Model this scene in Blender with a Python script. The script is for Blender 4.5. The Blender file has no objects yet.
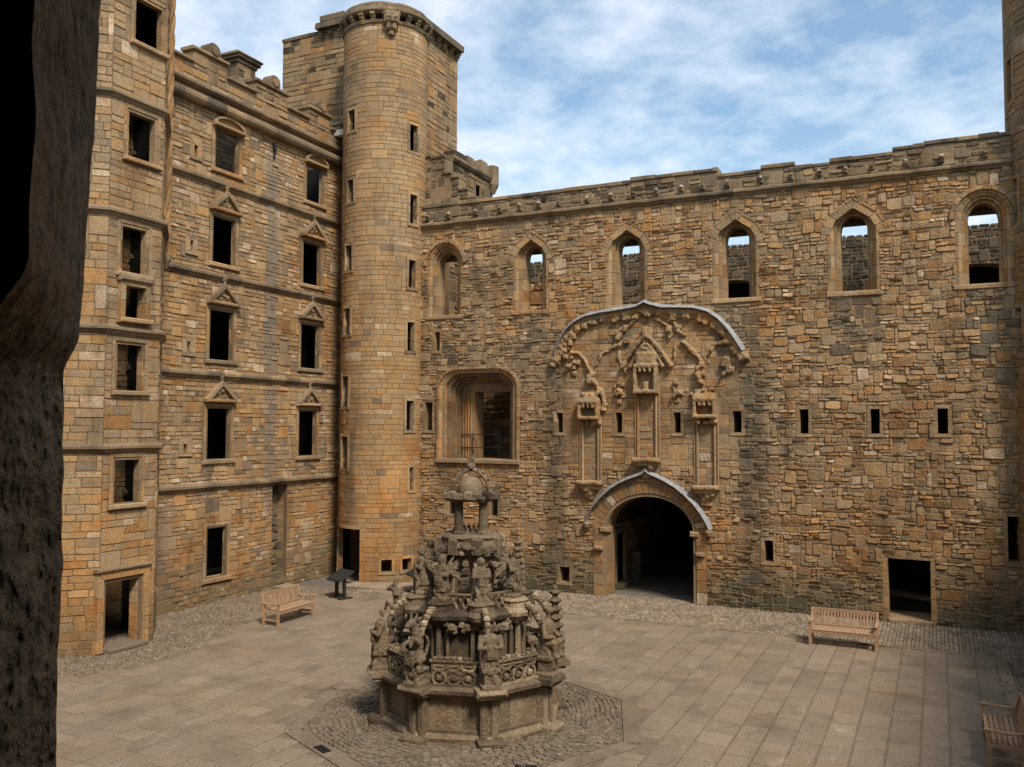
import bpy, bmesh, math, random
import numpy as np
from mathutils import Vector, Matrix, noise

random.seed(7)
SC = bpy.context.scene
COL = SC.collection
PI = math.pi
rad = math.radians

# ----------------------------------------------------------------- materials
def nodes_of(name):
    m = bpy.data.materials.new(name); m.use_nodes = True
    nt = m.node_tree; nt.nodes.clear()
    return m, nt

class NB:
    """small node builder"""
    def __init__(s, nt): s.nt = nt
    def n(s, kind, **kw):
        nd = s.nt.nodes.new(kind)
        for k, v in kw.items(): setattr(nd, k, v)
        return nd
    def l(s, a, b): s.nt.links.new(a, b)
    def val(s, sock, v):
        if hasattr(v, 'is_output'): s.l(v, sock)
        else: sock.default_value = v
    def math(s, op, a, b=0.0, clamp=False):
        nd = s.n('ShaderNodeMath', operation=op, use_clamp=clamp)
        s.val(nd.inputs[0], a); s.val(nd.inputs[1], b); return nd.outputs[0]
    def noise(s, vec, scale, detail=4, rough=.55, dist=0.0):
        nd = s.n('ShaderNodeTexNoise'); s.l(vec, nd.inputs['Vector'])
        nd.inputs['Scale'].default_value = scale; nd.inputs['Detail'].default_value = detail
        nd.inputs['Roughness'].default_value = rough; nd.inputs['Distortion'].default_value = dist
        return nd.outputs[0]
    def ramp(s, fac, stops, interp='LINEAR'):
        nd = s.n('ShaderNodeValToRGB'); cr = nd.color_ramp; cr.interpolation = interp
        while len(cr.elements) < len(stops): cr.elements.new(.5)
        for e, (p, c) in zip(cr.elements, stops):
            e.position = p; e.color = (c[0], c[1], c[2], 1) if hasattr(c, '__len__') else (c, c, c, 1)
        s.l(fac, nd.inputs[0]); return nd.outputs[0]
    def maprange(s, v, a, b, c, d):
        nd = s.n('ShaderNodeMapRange'); s.l(v, nd.inputs[0])
        for i, x in enumerate((a, b, c, d)): nd.inputs[i+1].default_value = x
        return nd.outputs[0]
    def mix(s, fac, a, b, mode='MIX'):
        nd = s.n('ShaderNodeMix', data_type='RGBA', blend_type=mode)
        s.val(nd.inputs[0], fac)
        for sock, v in ((nd.inputs[6], a), (nd.inputs[7], b)):
            if hasattr(v, 'is_output'): s.l(v, sock)
            else: sock.default_value = (v[0], v[1], v[2], 1)
        return nd.outputs[2]
    def mapping(s, vec, scale=(1, 1, 1), loc=(0, 0, 0)):
        nd = s.n('ShaderNodeMapping'); s.l(vec, nd.inputs[0])
        nd.inputs['Scale'].default_value = scale; nd.inputs['Location'].default_value = loc
        return nd.outputs[0]

PAL = [(0.0, (.065, .046, .03)), (.18, (.18, .135, .092)), (.36, (.27, .192, .115)), (.55, (.365, .243, .126)),
       (.70, (.395, .218, .088)), (.84, (.35, .16, .052)), (1.0, (.54, .42, .28))]

def stone_mat(name, pal=PAL, gain=1.0, damp=0.0, streaks=(), bump=.5, grain=1.0, soot=.5, sat=1.0, blotch=.55, saxis=0, scol=(.05, .046, .04), runs=0.0, scuff=0.0):
    m, nt = nodes_of(name); b = NB(nt)
    out = b.n('ShaderNodeOutputMaterial'); bs = b.n('ShaderNodeBsdfPrincipled')
    b.l(bs.outputs[0], out.inputs[0])
    bs.inputs['Roughness'].default_value = .92
    bs.inputs['Specular IOR Level'].default_value = .2
    tc = b.n('ShaderNodeTexCoord'); P = tc.outputs['Object']
    at = b.n('ShaderNodeAttribute', attribute_name='stone')
    sp = b.n('ShaderNodeSeparateColor'); b.l(at.outputs['Color'], sp.inputs[0])
    r, g, bb = sp.outputs
    # the surface of one block also wanders a little through the palette
    wob = b.noise(P, 2.3, 3)
    wob2 = b.noise(P, 9, 5, .65)
    r2 = b.math('ADD', r, b.math('MULTIPLY', b.math('SUBTRACT', wob, .5), .34))
    r2 = b.math('ADD', r2, b.math('MULTIPLY', b.math('SUBTRACT', wob2, .5), .28))
    col = b.ramp(r2, pal)
    gm = b.math('MULTIPLY', g, 2.0 * gain)
    col = b.mix(1.0, col, gm, 'MULTIPLY')
    gr = b.ramp(b.noise(P, 24, 6, .7), [(.25, 1 - .5 * grain), (.5, 1.0), (.78, 1 + .35 * grain)])
    col = b.mix(1.0, col, gr, 'MULTIPLY')
    # dark weathering in big patches, drawn out downwards
    mp = b.mapping(P, (1, 1, .35))
    st = b.noise(mp, .9, 5, .62, .4)
    sfac = b.maprange(st, .50, .70, 0, soot)
    col = b.mix(sfac, col, b.mix(1.0, col, (.3, .26, .22), 'MULTIPLY'))
    bl = b.noise(P, .55, 4, .6)
    bfac = b.maprange(bl, .52, .72, 0, blotch)
    col = b.mix(bfac, col, b.mix(1.0, col, (1.15, .82, .52), 'MULTIPLY'))
    xyz = b.n('ShaderNodeSeparateXYZ'); b.l(P, xyz.inputs[0])
    if runs > 0:
        rn = b.noise(b.mapping(P, (2.2, 2.2, .16)), 1.5, 4, .6, .3)
        rf = b.math('MULTIPLY', b.maprange(rn, .53, .72, 0, runs), b.maprange(b.noise(P, .4, 3), .4, .6, .2, 1))
        col = b.mix(rf, col, b.mix(1.0, col, (.32, .28, .24), 'MULTIPLY'))
    if scuff > 0:
        sn = b.noise(b.mapping(P, (1, .4, 1)), 2.2, 6, .7, .8)
        col = b.mix(b.maprange(sn, .58, .74, 0, scuff), col, (.42, .36, .28))
        dn = b.noise(P, .35, 5, .65, .6)
        col = b.mix(b.maprange(dn, .48, .7, 0, scuff*.6), col, (.11, .085, .06))
    if damp > 0:
        zz = b.math('ADD', xyz.outputs[2], b.math('MULTIPLY', b.math('SUBTRACT', b.noise(P, 1.1, 4), .5), 2.2))
        df = b.maprange(zz, .2, 1.9, damp, 0)
        col = b.mix(df, col, (.066, .06, .034))
    for (sx, z0, z1, wdt, amt) in streaks:
        dx = b.math('ABSOLUTE', b.math('SUBTRACT', b.math('ADD', xyz.outputs[saxis], b.math('MULTIPLY', b.math('SUBTRACT', b.noise(mp, 1.4, 3), .5), .5)), sx))
        f = b.maprange(dx, wdt * .4, wdt, amt, 0)
        f = b.math('MULTIPLY', f, b.maprange(xyz.outputs[2], z1 - .3, z1 + .4, 1, 0))
        f = b.math('MULTIPLY', f, b.maprange(xyz.outputs[2], z0 - 1, z0 + 1, 0, 1))
        f = b.math('MULTIPLY', f, b.maprange(b.noise(P, 3, 5, .7), .25, .6, .45, 1))
        col = b.mix(f, col, scol)
    b.l(col, bs.inputs['Base Color'])
    h = b.math('ADD', b.math('MULTIPLY', b.noise(P, 14, 6, .65), 1.0), b.math('MULTIPLY', b.noise(P, 4, 3), .8))
    bp = b.n('ShaderNodeBump'); bp.inputs['Strength'].default_value = bump; bp.inputs['Distance'].default_value = .05
    b.l(h, bp.inputs['Height']); b.l(bp.outputs[0], bs.inputs['Normal'])
    return m

def plain_mat(name, col, rough=.7, var=.25, scale=8, metal=0.0, bump=.15, stretch=(1, 1, 1), attr=False, spec=.3):
    m, nt = nodes_of(name); b = NB(nt)
    out = b.n('ShaderNodeOutputMaterial'); bs = b.n('ShaderNodeBsdfPrincipled'); b.l(bs.outputs[0], out.inputs[0])
    bs.inputs['Roughness'].default_value = rough; bs.inputs['Metallic'].default_value = metal
    bs.inputs['Specular IOR Level'].default_value = spec
    tc = b.n('ShaderNodeTexCoord'); P = b.mapping(tc.outputs['Object'], stretch)
    nz = b.noise(P, scale, 6, .65)
    c = b.mix(1.0, col, b.ramp(nz, [(.25, 1 - var), (.75, 1 + var)]), 'MULTIPLY')
    if attr:
        at = b.n('ShaderNodeAttribute', attribute_name='stone'); sp = b.n('ShaderNodeSeparateColor')
        b.l(at.outputs['Color'], sp.inputs[0]); c = b.mix(1.0, c, b.math('MULTIPLY', sp.outputs[1], 2.0), 'MULTIPLY')
    b.l(c, bs.inputs['Base Color'])
    bp = b.n('ShaderNodeBump'); bp.inputs['Strength'].default_value = bump; bp.inputs['Distance'].default_value = .02
    b.l(nz, bp.inputs['Height']); b.l(bp.outputs[0], bs.inputs['Normal'])
    return m

M = {}
M['hall'] = stone_mat('rubble_sandstone', gain=1.04, runs=.7, damp=.8, soot=.62, bump=.8, grain=1.3, blotch=.7, streaks=((9.75, .5, 8.2, .5, .62), (16.85, .3, 8.3, .65, .68), (5.2, 3.0, 7.5, .8, .3)))
M['north'] = stone_mat('coursed_sandstone', gain=1.0, runs=.6, damp=.55, soot=.45, blotch=.65, bump=.6, grain=1.2, streaks=((-4.45, 3.0, 16.3, .42, .7), (-9.6, .5, 3.6, .8, .5)), saxis=1, scol=(.17, .15, .125))
M['turret'] = stone_mat('ashlar_sandstone', gain=.98, runs=.55, soot=.42, blotch=.75, bump=.45, damp=.3, streaks=((1.75, 2.3, 5.6, .4, .65), (2.6, 9.5, 13, .3, .25)), scol=(.085, .07, .052))
M['grey'] = stone_mat('weathered_grey_stone', gain=.8, soot=.7, blotch=.1)
M['dress'] = stone_mat('dressed_sandstone', gain=1.0, soot=.6, blotch=.7, bump=.6, grain=1.2)
FPAL = [(0.0, (.055, .042, .03)), (.35, (.17, .122, .077)), (.6, (.29, .21, .13)), (.8, (.40, .295, .18)), (1.0, (.54, .43, .29))]
M['fountain'] = stone_mat('carved_fountain_stone', pal=FPAL, gain=.68, soot=.6, blotch=.5, bump=.8, grain=1.3)
GPAL = [(0.0, (.14, .1, .066)), (.4, (.25, .187, .128)), (.7, (.30, .226, .156)), (1.0, (.40, .308, .218))]
M['flag'] = stone_mat('flagstone', pal=GPAL, gain=.81, soot=.4, blotch=.3, bump=.3, grain=1.2, scuff=.4)
M['cobble'] = stone_mat('cobble', pal=GPAL, gain=.8, soot=.45, scuff=.25, blotch=.2, bump=.3)
M['pointing'] = stone_mat('weathered_pointing', gain=.5, soot=.4, blotch=.3)
M['mortar'] = stone_mat('lime_mortar', gain=.78, soot=.4, blotch=.3)
M['dirt'] = plain_mat('dirt', (.12, .1, .078), .95, .4, 3)
M['dark'] = plain_mat('interior_shade', (.011, .009, .007), .95, .4, 3)  # near-black colour stands in for the shade of unlit rooms
M['lead'] = plain_mat('lead', (.23, .225, .22), .75, .5, 7, .0)
M['teak'] = plain_mat('weathered_teak', (.32, .192, .105), .7, .35, 14, 0, .2, (1, 1, 1), True)
M['darkwood'] = plain_mat('dark_timber', (.03, .022, .017), .6, .3, 9)
M['iron'] = plain_mat('wrought_iron', (.02, .02, .021), .5, .2, 9, .4)
M['board'] = plain_mat('board_face', (.022, .022, .02), .6, .2, 5)
M['spot'] = plain_mat('pale_stone_spout', (.62, .59, .54), .8, .3, 8)

# ----------------------------------------------------------------- mesh builder
class MB:
    def __init__(s): s.V = []; s.F = []; s.T = []; s.M = []
    def add(s, verts, faces, tone=(.5, .5, .5), m=0):
        o = len(s.V); s.V.extend(verts)
        for f in faces:
            s.F.append([i + o for i in f]); s.T.append(tone); s.M.append(m)
    def hexa(s, p, tone=(.5, .5, .5), m=0):
        # p: 8 points, 0-3 back ring ccw seen from +d, 4-7 front ring
        s.add(p, [(3, 2, 1, 0), (4, 5, 6, 7), (0, 1, 5, 4), (1, 2, 6, 5), (2, 3, 7, 6), (3, 0, 4, 7)], tone, m)
    def box(s, u0, u1, v0, v1, d0, d1, tone=(.5, .5, .5), m=0, bev=0.0):
        if bev <= 0:
            s.hexa([(u0, v0, d0), (u1, v0, d0), (u1, v1, d0), (u0, v1, d0), (u0, v0, d1), (u1, v0, d1), (u1, v1, d1), (u0, v1, d1)], tone, m); return
        b = bev; o = len(s.V)
        s.add([(u0, v0, d0), (u1, v0, d0), (u1, v1, d0), (u0, v1, d0), (u0, v0, d1-b), (u1, v0, d1-b), (u1, v1, d1-b), (u0, v1, d1-b),
               (u0+b, v0+b, d1), (u1-b, v0+b, d1), (u1-b, v1-b, d1), (u0+b, v1-b, d1)],
              [(3, 2, 1, 0), (0, 1, 5, 4), (1, 2, 6, 5), (2, 3, 7, 6), (3, 0, 4, 7), (4, 5, 9, 8), (5, 6, 10, 9), (6, 7, 11, 10), (7, 4, 8, 11), (8, 9, 10, 11)], tone, m)
    def prism(s, poly, d0, d1, tone=(.5, .5, .5), m=0):
        # poly ccw in (u,v)
        n = len(poly); vs = [(u, v, d0) for u, v in poly] + [(u, v, d1) for u, v in poly]
        fs = [tuple(range(n - 1, -1, -1)), tuple(range(n, 2 * n))] + [(i, (i + 1) % n, n + (i + 1) % n, n + i) for i in range(n)]
        s.add(vs, fs, tone, m)
    def tube(s, pts, r, n=8, tone=(.5, .5, .5), m=0, caps=True):
        pts = [Vector(p) for p in pts]; rs = r if hasattr(r, '__len__') else [r] * len(pts)
        vs = []; prev = None
        for i, p in enumerate(pts):
            t = (pts[min(i+1, len(pts)-1)] - pts[max(i-1, 0)]).normalized()
            if prev is None:
                a = Vector((0, 0, 1)) if abs(t.z) < .9 else Vector((1, 0, 0))
                x = t.cross(a).normalized()
            else:
                x = (prev - t * prev.dot(t)).normalized()
            prev = x; y = t.cross(x)
            for k in range(n):
                an = 2 * PI * k / n; q = p + (x * math.cos(an) + y * math.sin(an)) * rs[i]
                vs.append(tuple(q))
        fs = []
        for i in range(len(pts) - 1):
            for k in range(n):
                a = i*n + k; b = i*n + (k+1) % n; fs.append((a, b, b + n, a + n))
        if caps:
            fs.append(tuple(range(n-1, -1, -1))); e = (len(pts)-1)*n; fs.append(tuple(range(e, e+n)))
        s.add(vs, fs, tone, m)
    def lathe(s, prof, c=(0, 0), n=16, tone=(.5, .5, .5), m=0, a0=0.0, ex=1.0):
        # prof: list of (r, z) upwards
        vs = []; fs = []
        for r, z in prof:
            for k in range(n):
                an = a0 + 2*PI*k/n; vs.append((c[0] + r*math.cos(an)*ex, c[1] + r*math.sin(an), z))
        for i in range(len(prof)-1):
            for k in range(n):
                a = i*n+k; b = i*n+(k+1) % n; fs.append((a, b, b+n, a+n))
        fs.append(tuple(range(n-1, -1, -1))); e = (len(prof)-1)*n; fs.append(tuple(range(e, e+n)))
        s.add(vs, fs, tone, m)
    def build(s, name, mats, parent=None, mp=None, jit=0.0, smooth=False, loc=None):
        V = np.array(s.V, dtype=float)
        if mp is not None: V = np.array([mp(*v) for v in s.V], dtype=float)
        if jit > 0:
            key = np.round(V, 3); h = np.sin(key @ np.array([[12.9, 78.2, 37.7], [93.1, 11.3, 54.9], [45.1, 61.7, 23.3]])) * 43758.5453
            V = V + ((h - np.floor(h)) - .5) * 2 * jit
        me = bpy.data.meshes.new(name); me.from_pydata(V.tolist(), [], s.F)
        if not isinstance(mats, (list, tuple)): mats = [mats]
        for mt in mats: me.materials.append(mt)
        me.polygons.foreach_set('material_index', s.M)
        a = me.attributes.new('stone', 'FLOAT_COLOR', 'FACE')
        T = np.ones((len(s.F), 4), dtype=np.float32); T[:, :3] = np.array(s.T)
        a.data.foreach_set('color', T.ravel())
        if smooth: me.polygons.foreach_set('use_smooth', [True]*len(s.F))
        me.update()
        ob = bpy.data.objects.new(name, me); COL.objects.link(ob)
        if parent is not None:
            ob.parent = parent
            if loc is None: ob.matrix_parent_inverse = parent.matrix_basis.inverted()
        return ob

def tag(o, label=None, cat=None, group=None, kind=None):
    if label: o['label'] = label
    if cat: o['category'] = cat
    if group: o['group'] = group
    if kind: o['kind'] = kind
    return o

def thing(name, label, cat, loc=(0, 0, 0), rz=0, group=None):
    o = bpy.data.objects.new(name, None); COL.objects.link(o); o.location = loc; o.rotation_euler = (0, 0, rz)
    o.empty_display_size = .2
    return tag(o, label, cat, group)

def dup(root, loc, rz, label):
    r = root.copy(); COL.objects.link(r); r.location = loc; r.rotation_euler = (0, 0, rz); r['label'] = label
    for ch in list(root.children):
        c = ch.copy(); COL.objects.link(c); c.parent = r
        for g in ch.children:
            d = g.copy(); COL.objects.link(d); d.parent = c
    return r

# ----------------------------------------------------------------- masonry
def fn(u, v, s, seed=0.0):
    return noise.noise(Vector((u*s + seed*7.31, v*s - seed*3.17, seed*1.7)))

def rows_of(v0, v1, hmin, hmax, rng):
    v = v0; out = [v0]
    while v < v1 - hmin*.6:
        v += rng.uniform(hmin, hmax); out.append(min(v, v1))
    out[-1] = v1
    return out

def masonry(mb, u0, u1, v0, v1, blocked, rng, hmin=.12, hmax=.2, wmin=.25, wmax=.7, multi=.3, proud=(.02, .06), joint=.012,
            tone=None, jit=.012, m=0, res=.05, base=-.01, warp=0.0, cham=.3, seed=1.0, curve=0, insm=.035):
    rows = rows_of(v0, v1, hmin, hmax, rng)
    nr = len(rows) - 1; nc = max(1, int(round((u1-u0)/res))); du = (u1-u0)/nc
    occ = [bytearray(nc) for _ in range(nr)]
    if blocked:
        for j in range(nr):
            va = (rows[j]+rows[j+1])/2; o = occ[j]
            for i in range(nc):
                if blocked(u0+(i+.5)*du, va): o[i] = 1
    for j in range(nr):
        i = 0
        while i < nc:
            if occ[j][i]: i += 1; continue
            k = 1
            if rng.random() < multi: k = 2 if rng.random() < .75 else 3
            k = min(k, nr - j)
            w = max(1, int(rng.uniform(wmin, wmax)*(1 + .25*(k-1))/du))
            ww = 0
            while ww < w and i+ww < nc and not occ[j][i+ww]: ww += 1
            rem = 0
            while i+ww+rem < nc and rem < int(wmin/du)+1 and not occ[j][i+ww+rem]: rem += 1
            if rem <= int(wmin*.6/du) : ww += rem
            kk = 1
            while kk < k and all(not occ[j+kk][x] for x in range(i, i+ww)): kk += 1
            for q in range(kk):
                for x in range(i, i+ww): occ[j+q][x] = 1
            ua, ub, va, vb = u0+i*du, u0+(i+ww)*du, rows[j], rows[j+kk]
            i += ww
            um, vm = (ua+ub)/2, (va+vb)/2
            jj = joint*rng.uniform(.6, 1.5)
            J = lambda: rng.uniform(-jit, jit)
            a, b_, c, d_ = ua+jj, ub-jj, va+jj, vb-jj
            if b_-a < .03 or d_-c < .02: continue
            p = rng.uniform(*proud)
            t = tone(um, vm, rng)
            ins = min(insm, (b_-a)*.22, (d_-c)*.22)
            if warp:
                wv = lambda u, v: (u + fn(u, v, .8, seed+5)*warp*.6, v + fn(u, v, .5, seed)*warp + fn(u, v, 1.7, seed+2)*warp*.5)
            else:
                wv = lambda u, v: (u, v)
            if curve:
                nq = curve; o_ = []
                for lev, dd, iu in ((0, base, 0), (1, p, ins*.7)):
                    for q in range(nq+1):
                        o_.append((a+iu+(b_-a-2*iu)*q/nq, c+iu*.6, dd))
                    for q in range(nq+1):
                        o_.append((a+iu+(b_-a-2*iu)*q/nq, d_-iu*.6, dd))
                k1 = nq+1; top = 2*k1; fs = []
                for q in range(nq):
                    fs.append((top+q, top+q+1, top+k1+q+1, top+k1+q)); fs.append((q, q+1, top+q+1, top+q)); fs.append((k1+q+1, k1+q, top+k1+q, top+k1+q+1))
                fs.append((k1, 0, top, top+k1)); fs.append((nq, k1+nq, top+k1+nq, top+nq))
                mb.add(o_, fs, t, m); continue
            if cham > 0:
                cu, cv = min((b_-a)*cham, .09)*rng.uniform(.4, 1), min((d_-c)*cham, .06)*rng.uniform(.4, 1)
                ring = [(a+cu, c), (b_-cu, c), (b_, c+cv), (b_, d_-cv), (b_-cu, d_), (a+cu, d_), (a, d_-cv), (a, c+cv)]
            else:
                ring = [(a, c), (b_, c), (b_, d_), (a, d_)]
            ring = [(x+J(), y+J()) for x, y in ring]
            n = len(ring)
            lift = max(0, min(p-base-.01, .06)); tl = rng.uniform(-.35, .35)*lift; tm = rng.uniform(-.45, .45)*lift
            vs = []
            for x, y in ring:
                X, Y = wv(x, y); vs.append((X, Y, base))
            for x, y in ring:
                sx = um + (x-um)*(1-ins*1.6/max(b_-a, .01)); sy = vm + (y-vm)*(1-ins*1.6/max(d_-c, .01))
                X, Y = wv(sx, sy)
                vs.append((X, Y, p + tl*(x-um)/(b_-a)*2 + tm*(y-vm)/(d_-c)*2))
            fs = [(q, (q+1) % n, n+(q+1) % n, n+q) for q in range(n)] + [tuple(range(n, 2*n))]
            mb.add(vs, fs, t, m)

def slab(mb, u0, u1, v0, v1, T, holes, m=0, tone=(.45, .5, .5), cuts=(), front=0.0, mback=None):
    """wall sheet with through openings; hole = dict(u0,u1,v0,v1[,prof])"""
    us = sorted(set([u0, u1] + [h[k] for h in holes for k in ('u0', 'u1')] + [c for c in cuts if u0 < c < u1]))
    vs = sorted(set([v0, v1] + [h[k] for h in holes for k in ('v0', 'v1')]))
    us = [u for u in us if u0-1e-6 <= u <= u1+1e-6]; vs = [v for v in vs if v0-1e-6 <= v <= v1+1e-6]
    def ish(i, j):
        if i < 0 or j < 0 or i >= len(us)-1 or j >= len(vs)-1: return True
        x, y = (us[i]+us[i+1])/2, (vs[j]+vs[j+1])/2
        return any(h['u0'] < x < h['u1'] and h['v0'] < y < h['v1'] for h in holes)
    nu, nv = len(us), len(vs)
    bk_ = front-T
    V = [(u, v, front) for v in vs for u in us] + [(u, v, bk_) for v in vs for u in us]
    F = []; B = []; N = nu*nv
    idx = lambda i, j: j*nu+i
    for j in range(nv-1):
        for i in range(nu-1):
            if ish(i, j): continue
            a, b, c, d = idx(i, j), idx(i+1, j), idx(i+1, j+1), idx(i, j+1)
            F.append((a, b, c, d)); B.append((d+N, c+N, b+N, a+N))
            if ish(i, j-1): F.append((b, a, a+N, b+N))
            if ish(i, j+1): F.append((d, c, c+N, d+N))
            if ish(i-1, j): F.append((a, d, d+N, a+N))
            if ish(i+1, j): F.append((c, b, b+N, c+N))
    o0 = len(mb.V); mb.add(V, F, tone, m)
    for f in B: mb.F.append([i+o0 for i in f]); mb.T.append(tone); mb.M.append(m if mback is None else mback)
    for h in holes:
        pr = h.get('prof')
        if not pr: continue
        top = h['v1']
        V = []; F = []
        for i in range(len(pr)-1):
            (a, b), (c, d) = pr[i], pr[i+1]
            o = len(V)
            V += [(a, b, front), (c, d, front), (c, top, front), (a, top, front), (a, b, bk_), (c, d, bk_), (c, top, bk_), (a, top, bk_)]
            if top-b > 1e-4 or top-d > 1e-4:
                F += [(o, o+1, o+2, o+3), (o+7, o+6, o+5, o+4)]
            F.append((o+4, o+5, o+1, o))
        mb.add(V, F, tone, m)

def blocker(shapes):
    """shapes: list of functions(u,v)->bool"""
    def f(u, v):
        for (a, b, c, d, fnc) in shapes:
            if a < u < b and c < v < d and (fnc is None or fnc(u, v)): return True
        return False
    return f

def arc_pts(cu, cv, rx, ry, n, a0=180, a1=0):
    return [(cu + rx*math.cos(rad(a0+(a1-a0)*i/n)), cv + ry*math.sin(rad(a0+(a1-a0)*i/n))) for i in range(n+1)]

def offset_path(path, w):
    """offset to the left of travel direction ... path runs left jamb up, over, right jamb down: left = outside"""
    out = []
    n = len(path)
    for i, (u, v) in enumerate(path):
        a = path[max(i-1, 0)]; b = path[min(i+1, n-1)]
        def nrm(p, q):
            dx, dy = q[0]-p[0], q[1]-p[1]; L = math.hypot(dx, dy) or 1
            return (-dy/L, dx/L)
        if 0 < i < n-1:
            n1 = nrm(a, (u, v)); n2 = nrm((u, v), b)
            mx, my = n1[0]+n2[0], n1[1]+n2[1]; L = math.hypot(mx, my) or 1
            mx, my = mx/L, my/L; k = 1/max(.5, mx*n1[0]+my*n1[1])
            out.append((u+mx*w*k, v+my*w*k))
        else:
            nx, ny = nrm(a, b); out.append((u+nx*w, v+ny*w))
    return out

def ring(mb, path, w0, w1, d0, d1, rng, tone, gap=.008, m=0, d1b=None):
    """dressed stones laid along an opening's edge; d1b: front depth at the inner edge (splay)"""
    A = offset_path(path, w0); B = offset_path(path, w1)
    if d1b is None: d1b = d1
    for i in range(len(path)-1):
        a0, a1, b0, b1 = [Vector((p[0], p[1], 0)) for p in (A[i], A[i+1], B[i], B[i+1])]
        ta = (a1-a0); tb = (b1-b0)
        ga = gap/max(ta.length, .02); gb = gap/max(tb.length, .02)
        a0, a1 = a0+ta*ga, a1-ta*ga; b0, b1 = b0+tb*gb, b1-tb*gb
        k = rng.uniform(-.006, .006)
        # ccw seen from +d : a0 (inner, start) ... outside is left of travel
        q = [(a1.x, a1.y), (b1.x, b1.y), (b0.x, b0.y), (a0.x, a0.y)]
        dd = [d1b+k, d1+k, d1+k, d1b+k]
        mb.hexa([(x, y, d0) for x, y in q] + [(x, y, z) for (x, y), z in zip(q, dd)], tone(rng), m)

def subdiv(path, L):
    out = [path[0]]
    for a, b in zip(path, path[1:]):
        n = max(1, int(round(math.hypot(b[0]-a[0], b[1]-a[1])/L)))
        for i in range(1, n+1): out.append((a[0]+(b[0]-a[0])*i/n, a[1]+(b[1]-a[1])*i/n))
    return out

def molding(mb, path, prof, rng=random, seg=.7, closed=False, tone=None, m=0, wob=.008):
    """profile [(d,z)] swept along plan path [(x,y)]; outward is right of travel"""
    P = [Vector((x, y)) for x, y in path]
    pts = []
    n = len(P)
    for i in range(n if closed else n-1):
        a, b = P[i], P[(i+1) % n]; k = max(1, int((b-a).length/seg))
        for q in range(k): pts.append((a + (b-a)*q/k, i, q == 0))
    if not closed: pts.append((P[-1], n-2, True))
    def nrm(i):
        a, b = P[i % n], P[(i+1) % n]; t = (b-a).normalized(); return Vector((t.y, -t.x))
    rings = []
    for p, i, corner in pts:
        nv = nrm(i)
        if corner and (closed or 0 < i) and not (not closed and p == P[-1]):
            n0 = nrm(i-1); mm = (n0+nv).normalized(); nv = mm/max(.4, mm.dot(nv))
        j = rng.uniform(-wob, wob); jz = rng.uniform(-wob, wob)
        rings.append([(p.x + nv.x*(d+(j if d > .01 else 0)), p.y + nv.y*(d+(j if d > .01 else 0)), z+jz) for d, z in prof])
    k = len(prof); N = len(rings)
    for i in range(N if closed else N-1):
        a, b = rings[i], rings[(i+1) % N]
        t = tone(rng) if tone else (.4, .45, .5)
        fs = [(q, k+q, k+(q+1) % k, (q+1) % k) for q in range(k)]
        fs += [tuple(range(k)), tuple(range(2*k-1, k-1, -1))]
        mb.add(a+b, fs, t, m)

STRING = [(-.05, 0), (.05, .0), (.08, .06), (.16, .12), (.16, .2), (.06, .27), (-.05, .3)]

def eroded(mb, vox=.03, wear=.018, seed=3, tone=None):
    """fuse carved pieces into one weathered block"""
    me = bpy.data.meshes.new('tmp'); me.from_pydata(mb.V, [], mb.F)
    bm = bmesh.new(); bm.from_mesh(me); bmesh.ops.recalc_face_normals(bm, faces=bm.faces); bm.to_mesh(me); bm.free()
    ob = bpy.data.objects.new('tmp', me); COL.objects.link(ob)
    md = ob.modifiers.new('r', 'REMESH'); md.mode = 'VOXEL'; md.voxel_size = vox
    dg = bpy.context.evaluated_depsgraph_get(); dg.update()
    ev = ob.evaluated_get(dg); m2 = ev.to_mesh(); o = MB(); V = []
    for v in m2.vertices:
        p = v.co; k = noise.noise(p*6+Vector((seed, 0, 0)))*wear + noise.noise(p*17)*wear*.8 + noise.noise(p*38)*wear*.5
        V.append(tuple(p+v.normal*k))
    F = [tuple(p.vertices) for p in m2.polygons]
    tn = tone or (.56, .43, .5)
    o.V = V; o.F = [list(f) for f in F]; o.M = [0]*len(F)
    o.T = []
    for f in F:
        p = Vector(V[f[0]]); o.T.append((max(0, min(1, tn[0]+.2*noise.noise(p*2.5))), tn[1]*(1+.2*noise.noise(p*4+Vector((9, 0, 0)))), .5))
    ev.to_mesh_clear(); bpy.data.objects.remove(ob); bpy.data.meshes.remove(me)
    return o

# tone functions
def T_hall(u, v, rng):
    pan = 9.8 < u < 16.5 and 4.3 < v < 9.9
    hi = max(0, min(1, (v-6)/6))
    z = .585 + .17*fn(u, v, .2, 1) + .07*fn(u, v, .9, 8) + rng.gauss(0, .06 if pan else .08) + (.05 if pan else 0)
    g = (.43 + .06*hi) * (1 + .22*fn(u, v, .33, 9)) * rng.uniform(.74, 1.17)
    under = any(abs(u-c) < .75 and 8.6+.5*fn(u, c, 1.2, 2) < v < 10.3 for c, hw in UP)
    q = rng.random()
    if q < .05: z = .95
    elif q < .07: z = .22
    elif under and q < .6: z = .24 + .1*rng.random(); g *= .85
    if v < 1.3 and q > .4: z -= .18
    return (max(0, min(1, z)), g, rng.random())
def T_north(u, v, rng):
    z = .585 + .16*fn(u, v, .28, 3) + .06*fn(u, v, 1.1, 5) + rng.gauss(0, .08)
    if v < 4: z += .06
    g = .48*(1+.2*fn(u, v, .4, 13))*rng.uniform(.82, 1.17)
    q = rng.random()
    if q < .1: z = .95
    elif q < .14: z = .27
    return (max(0, min(1, z)), g, rng.random())
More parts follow.
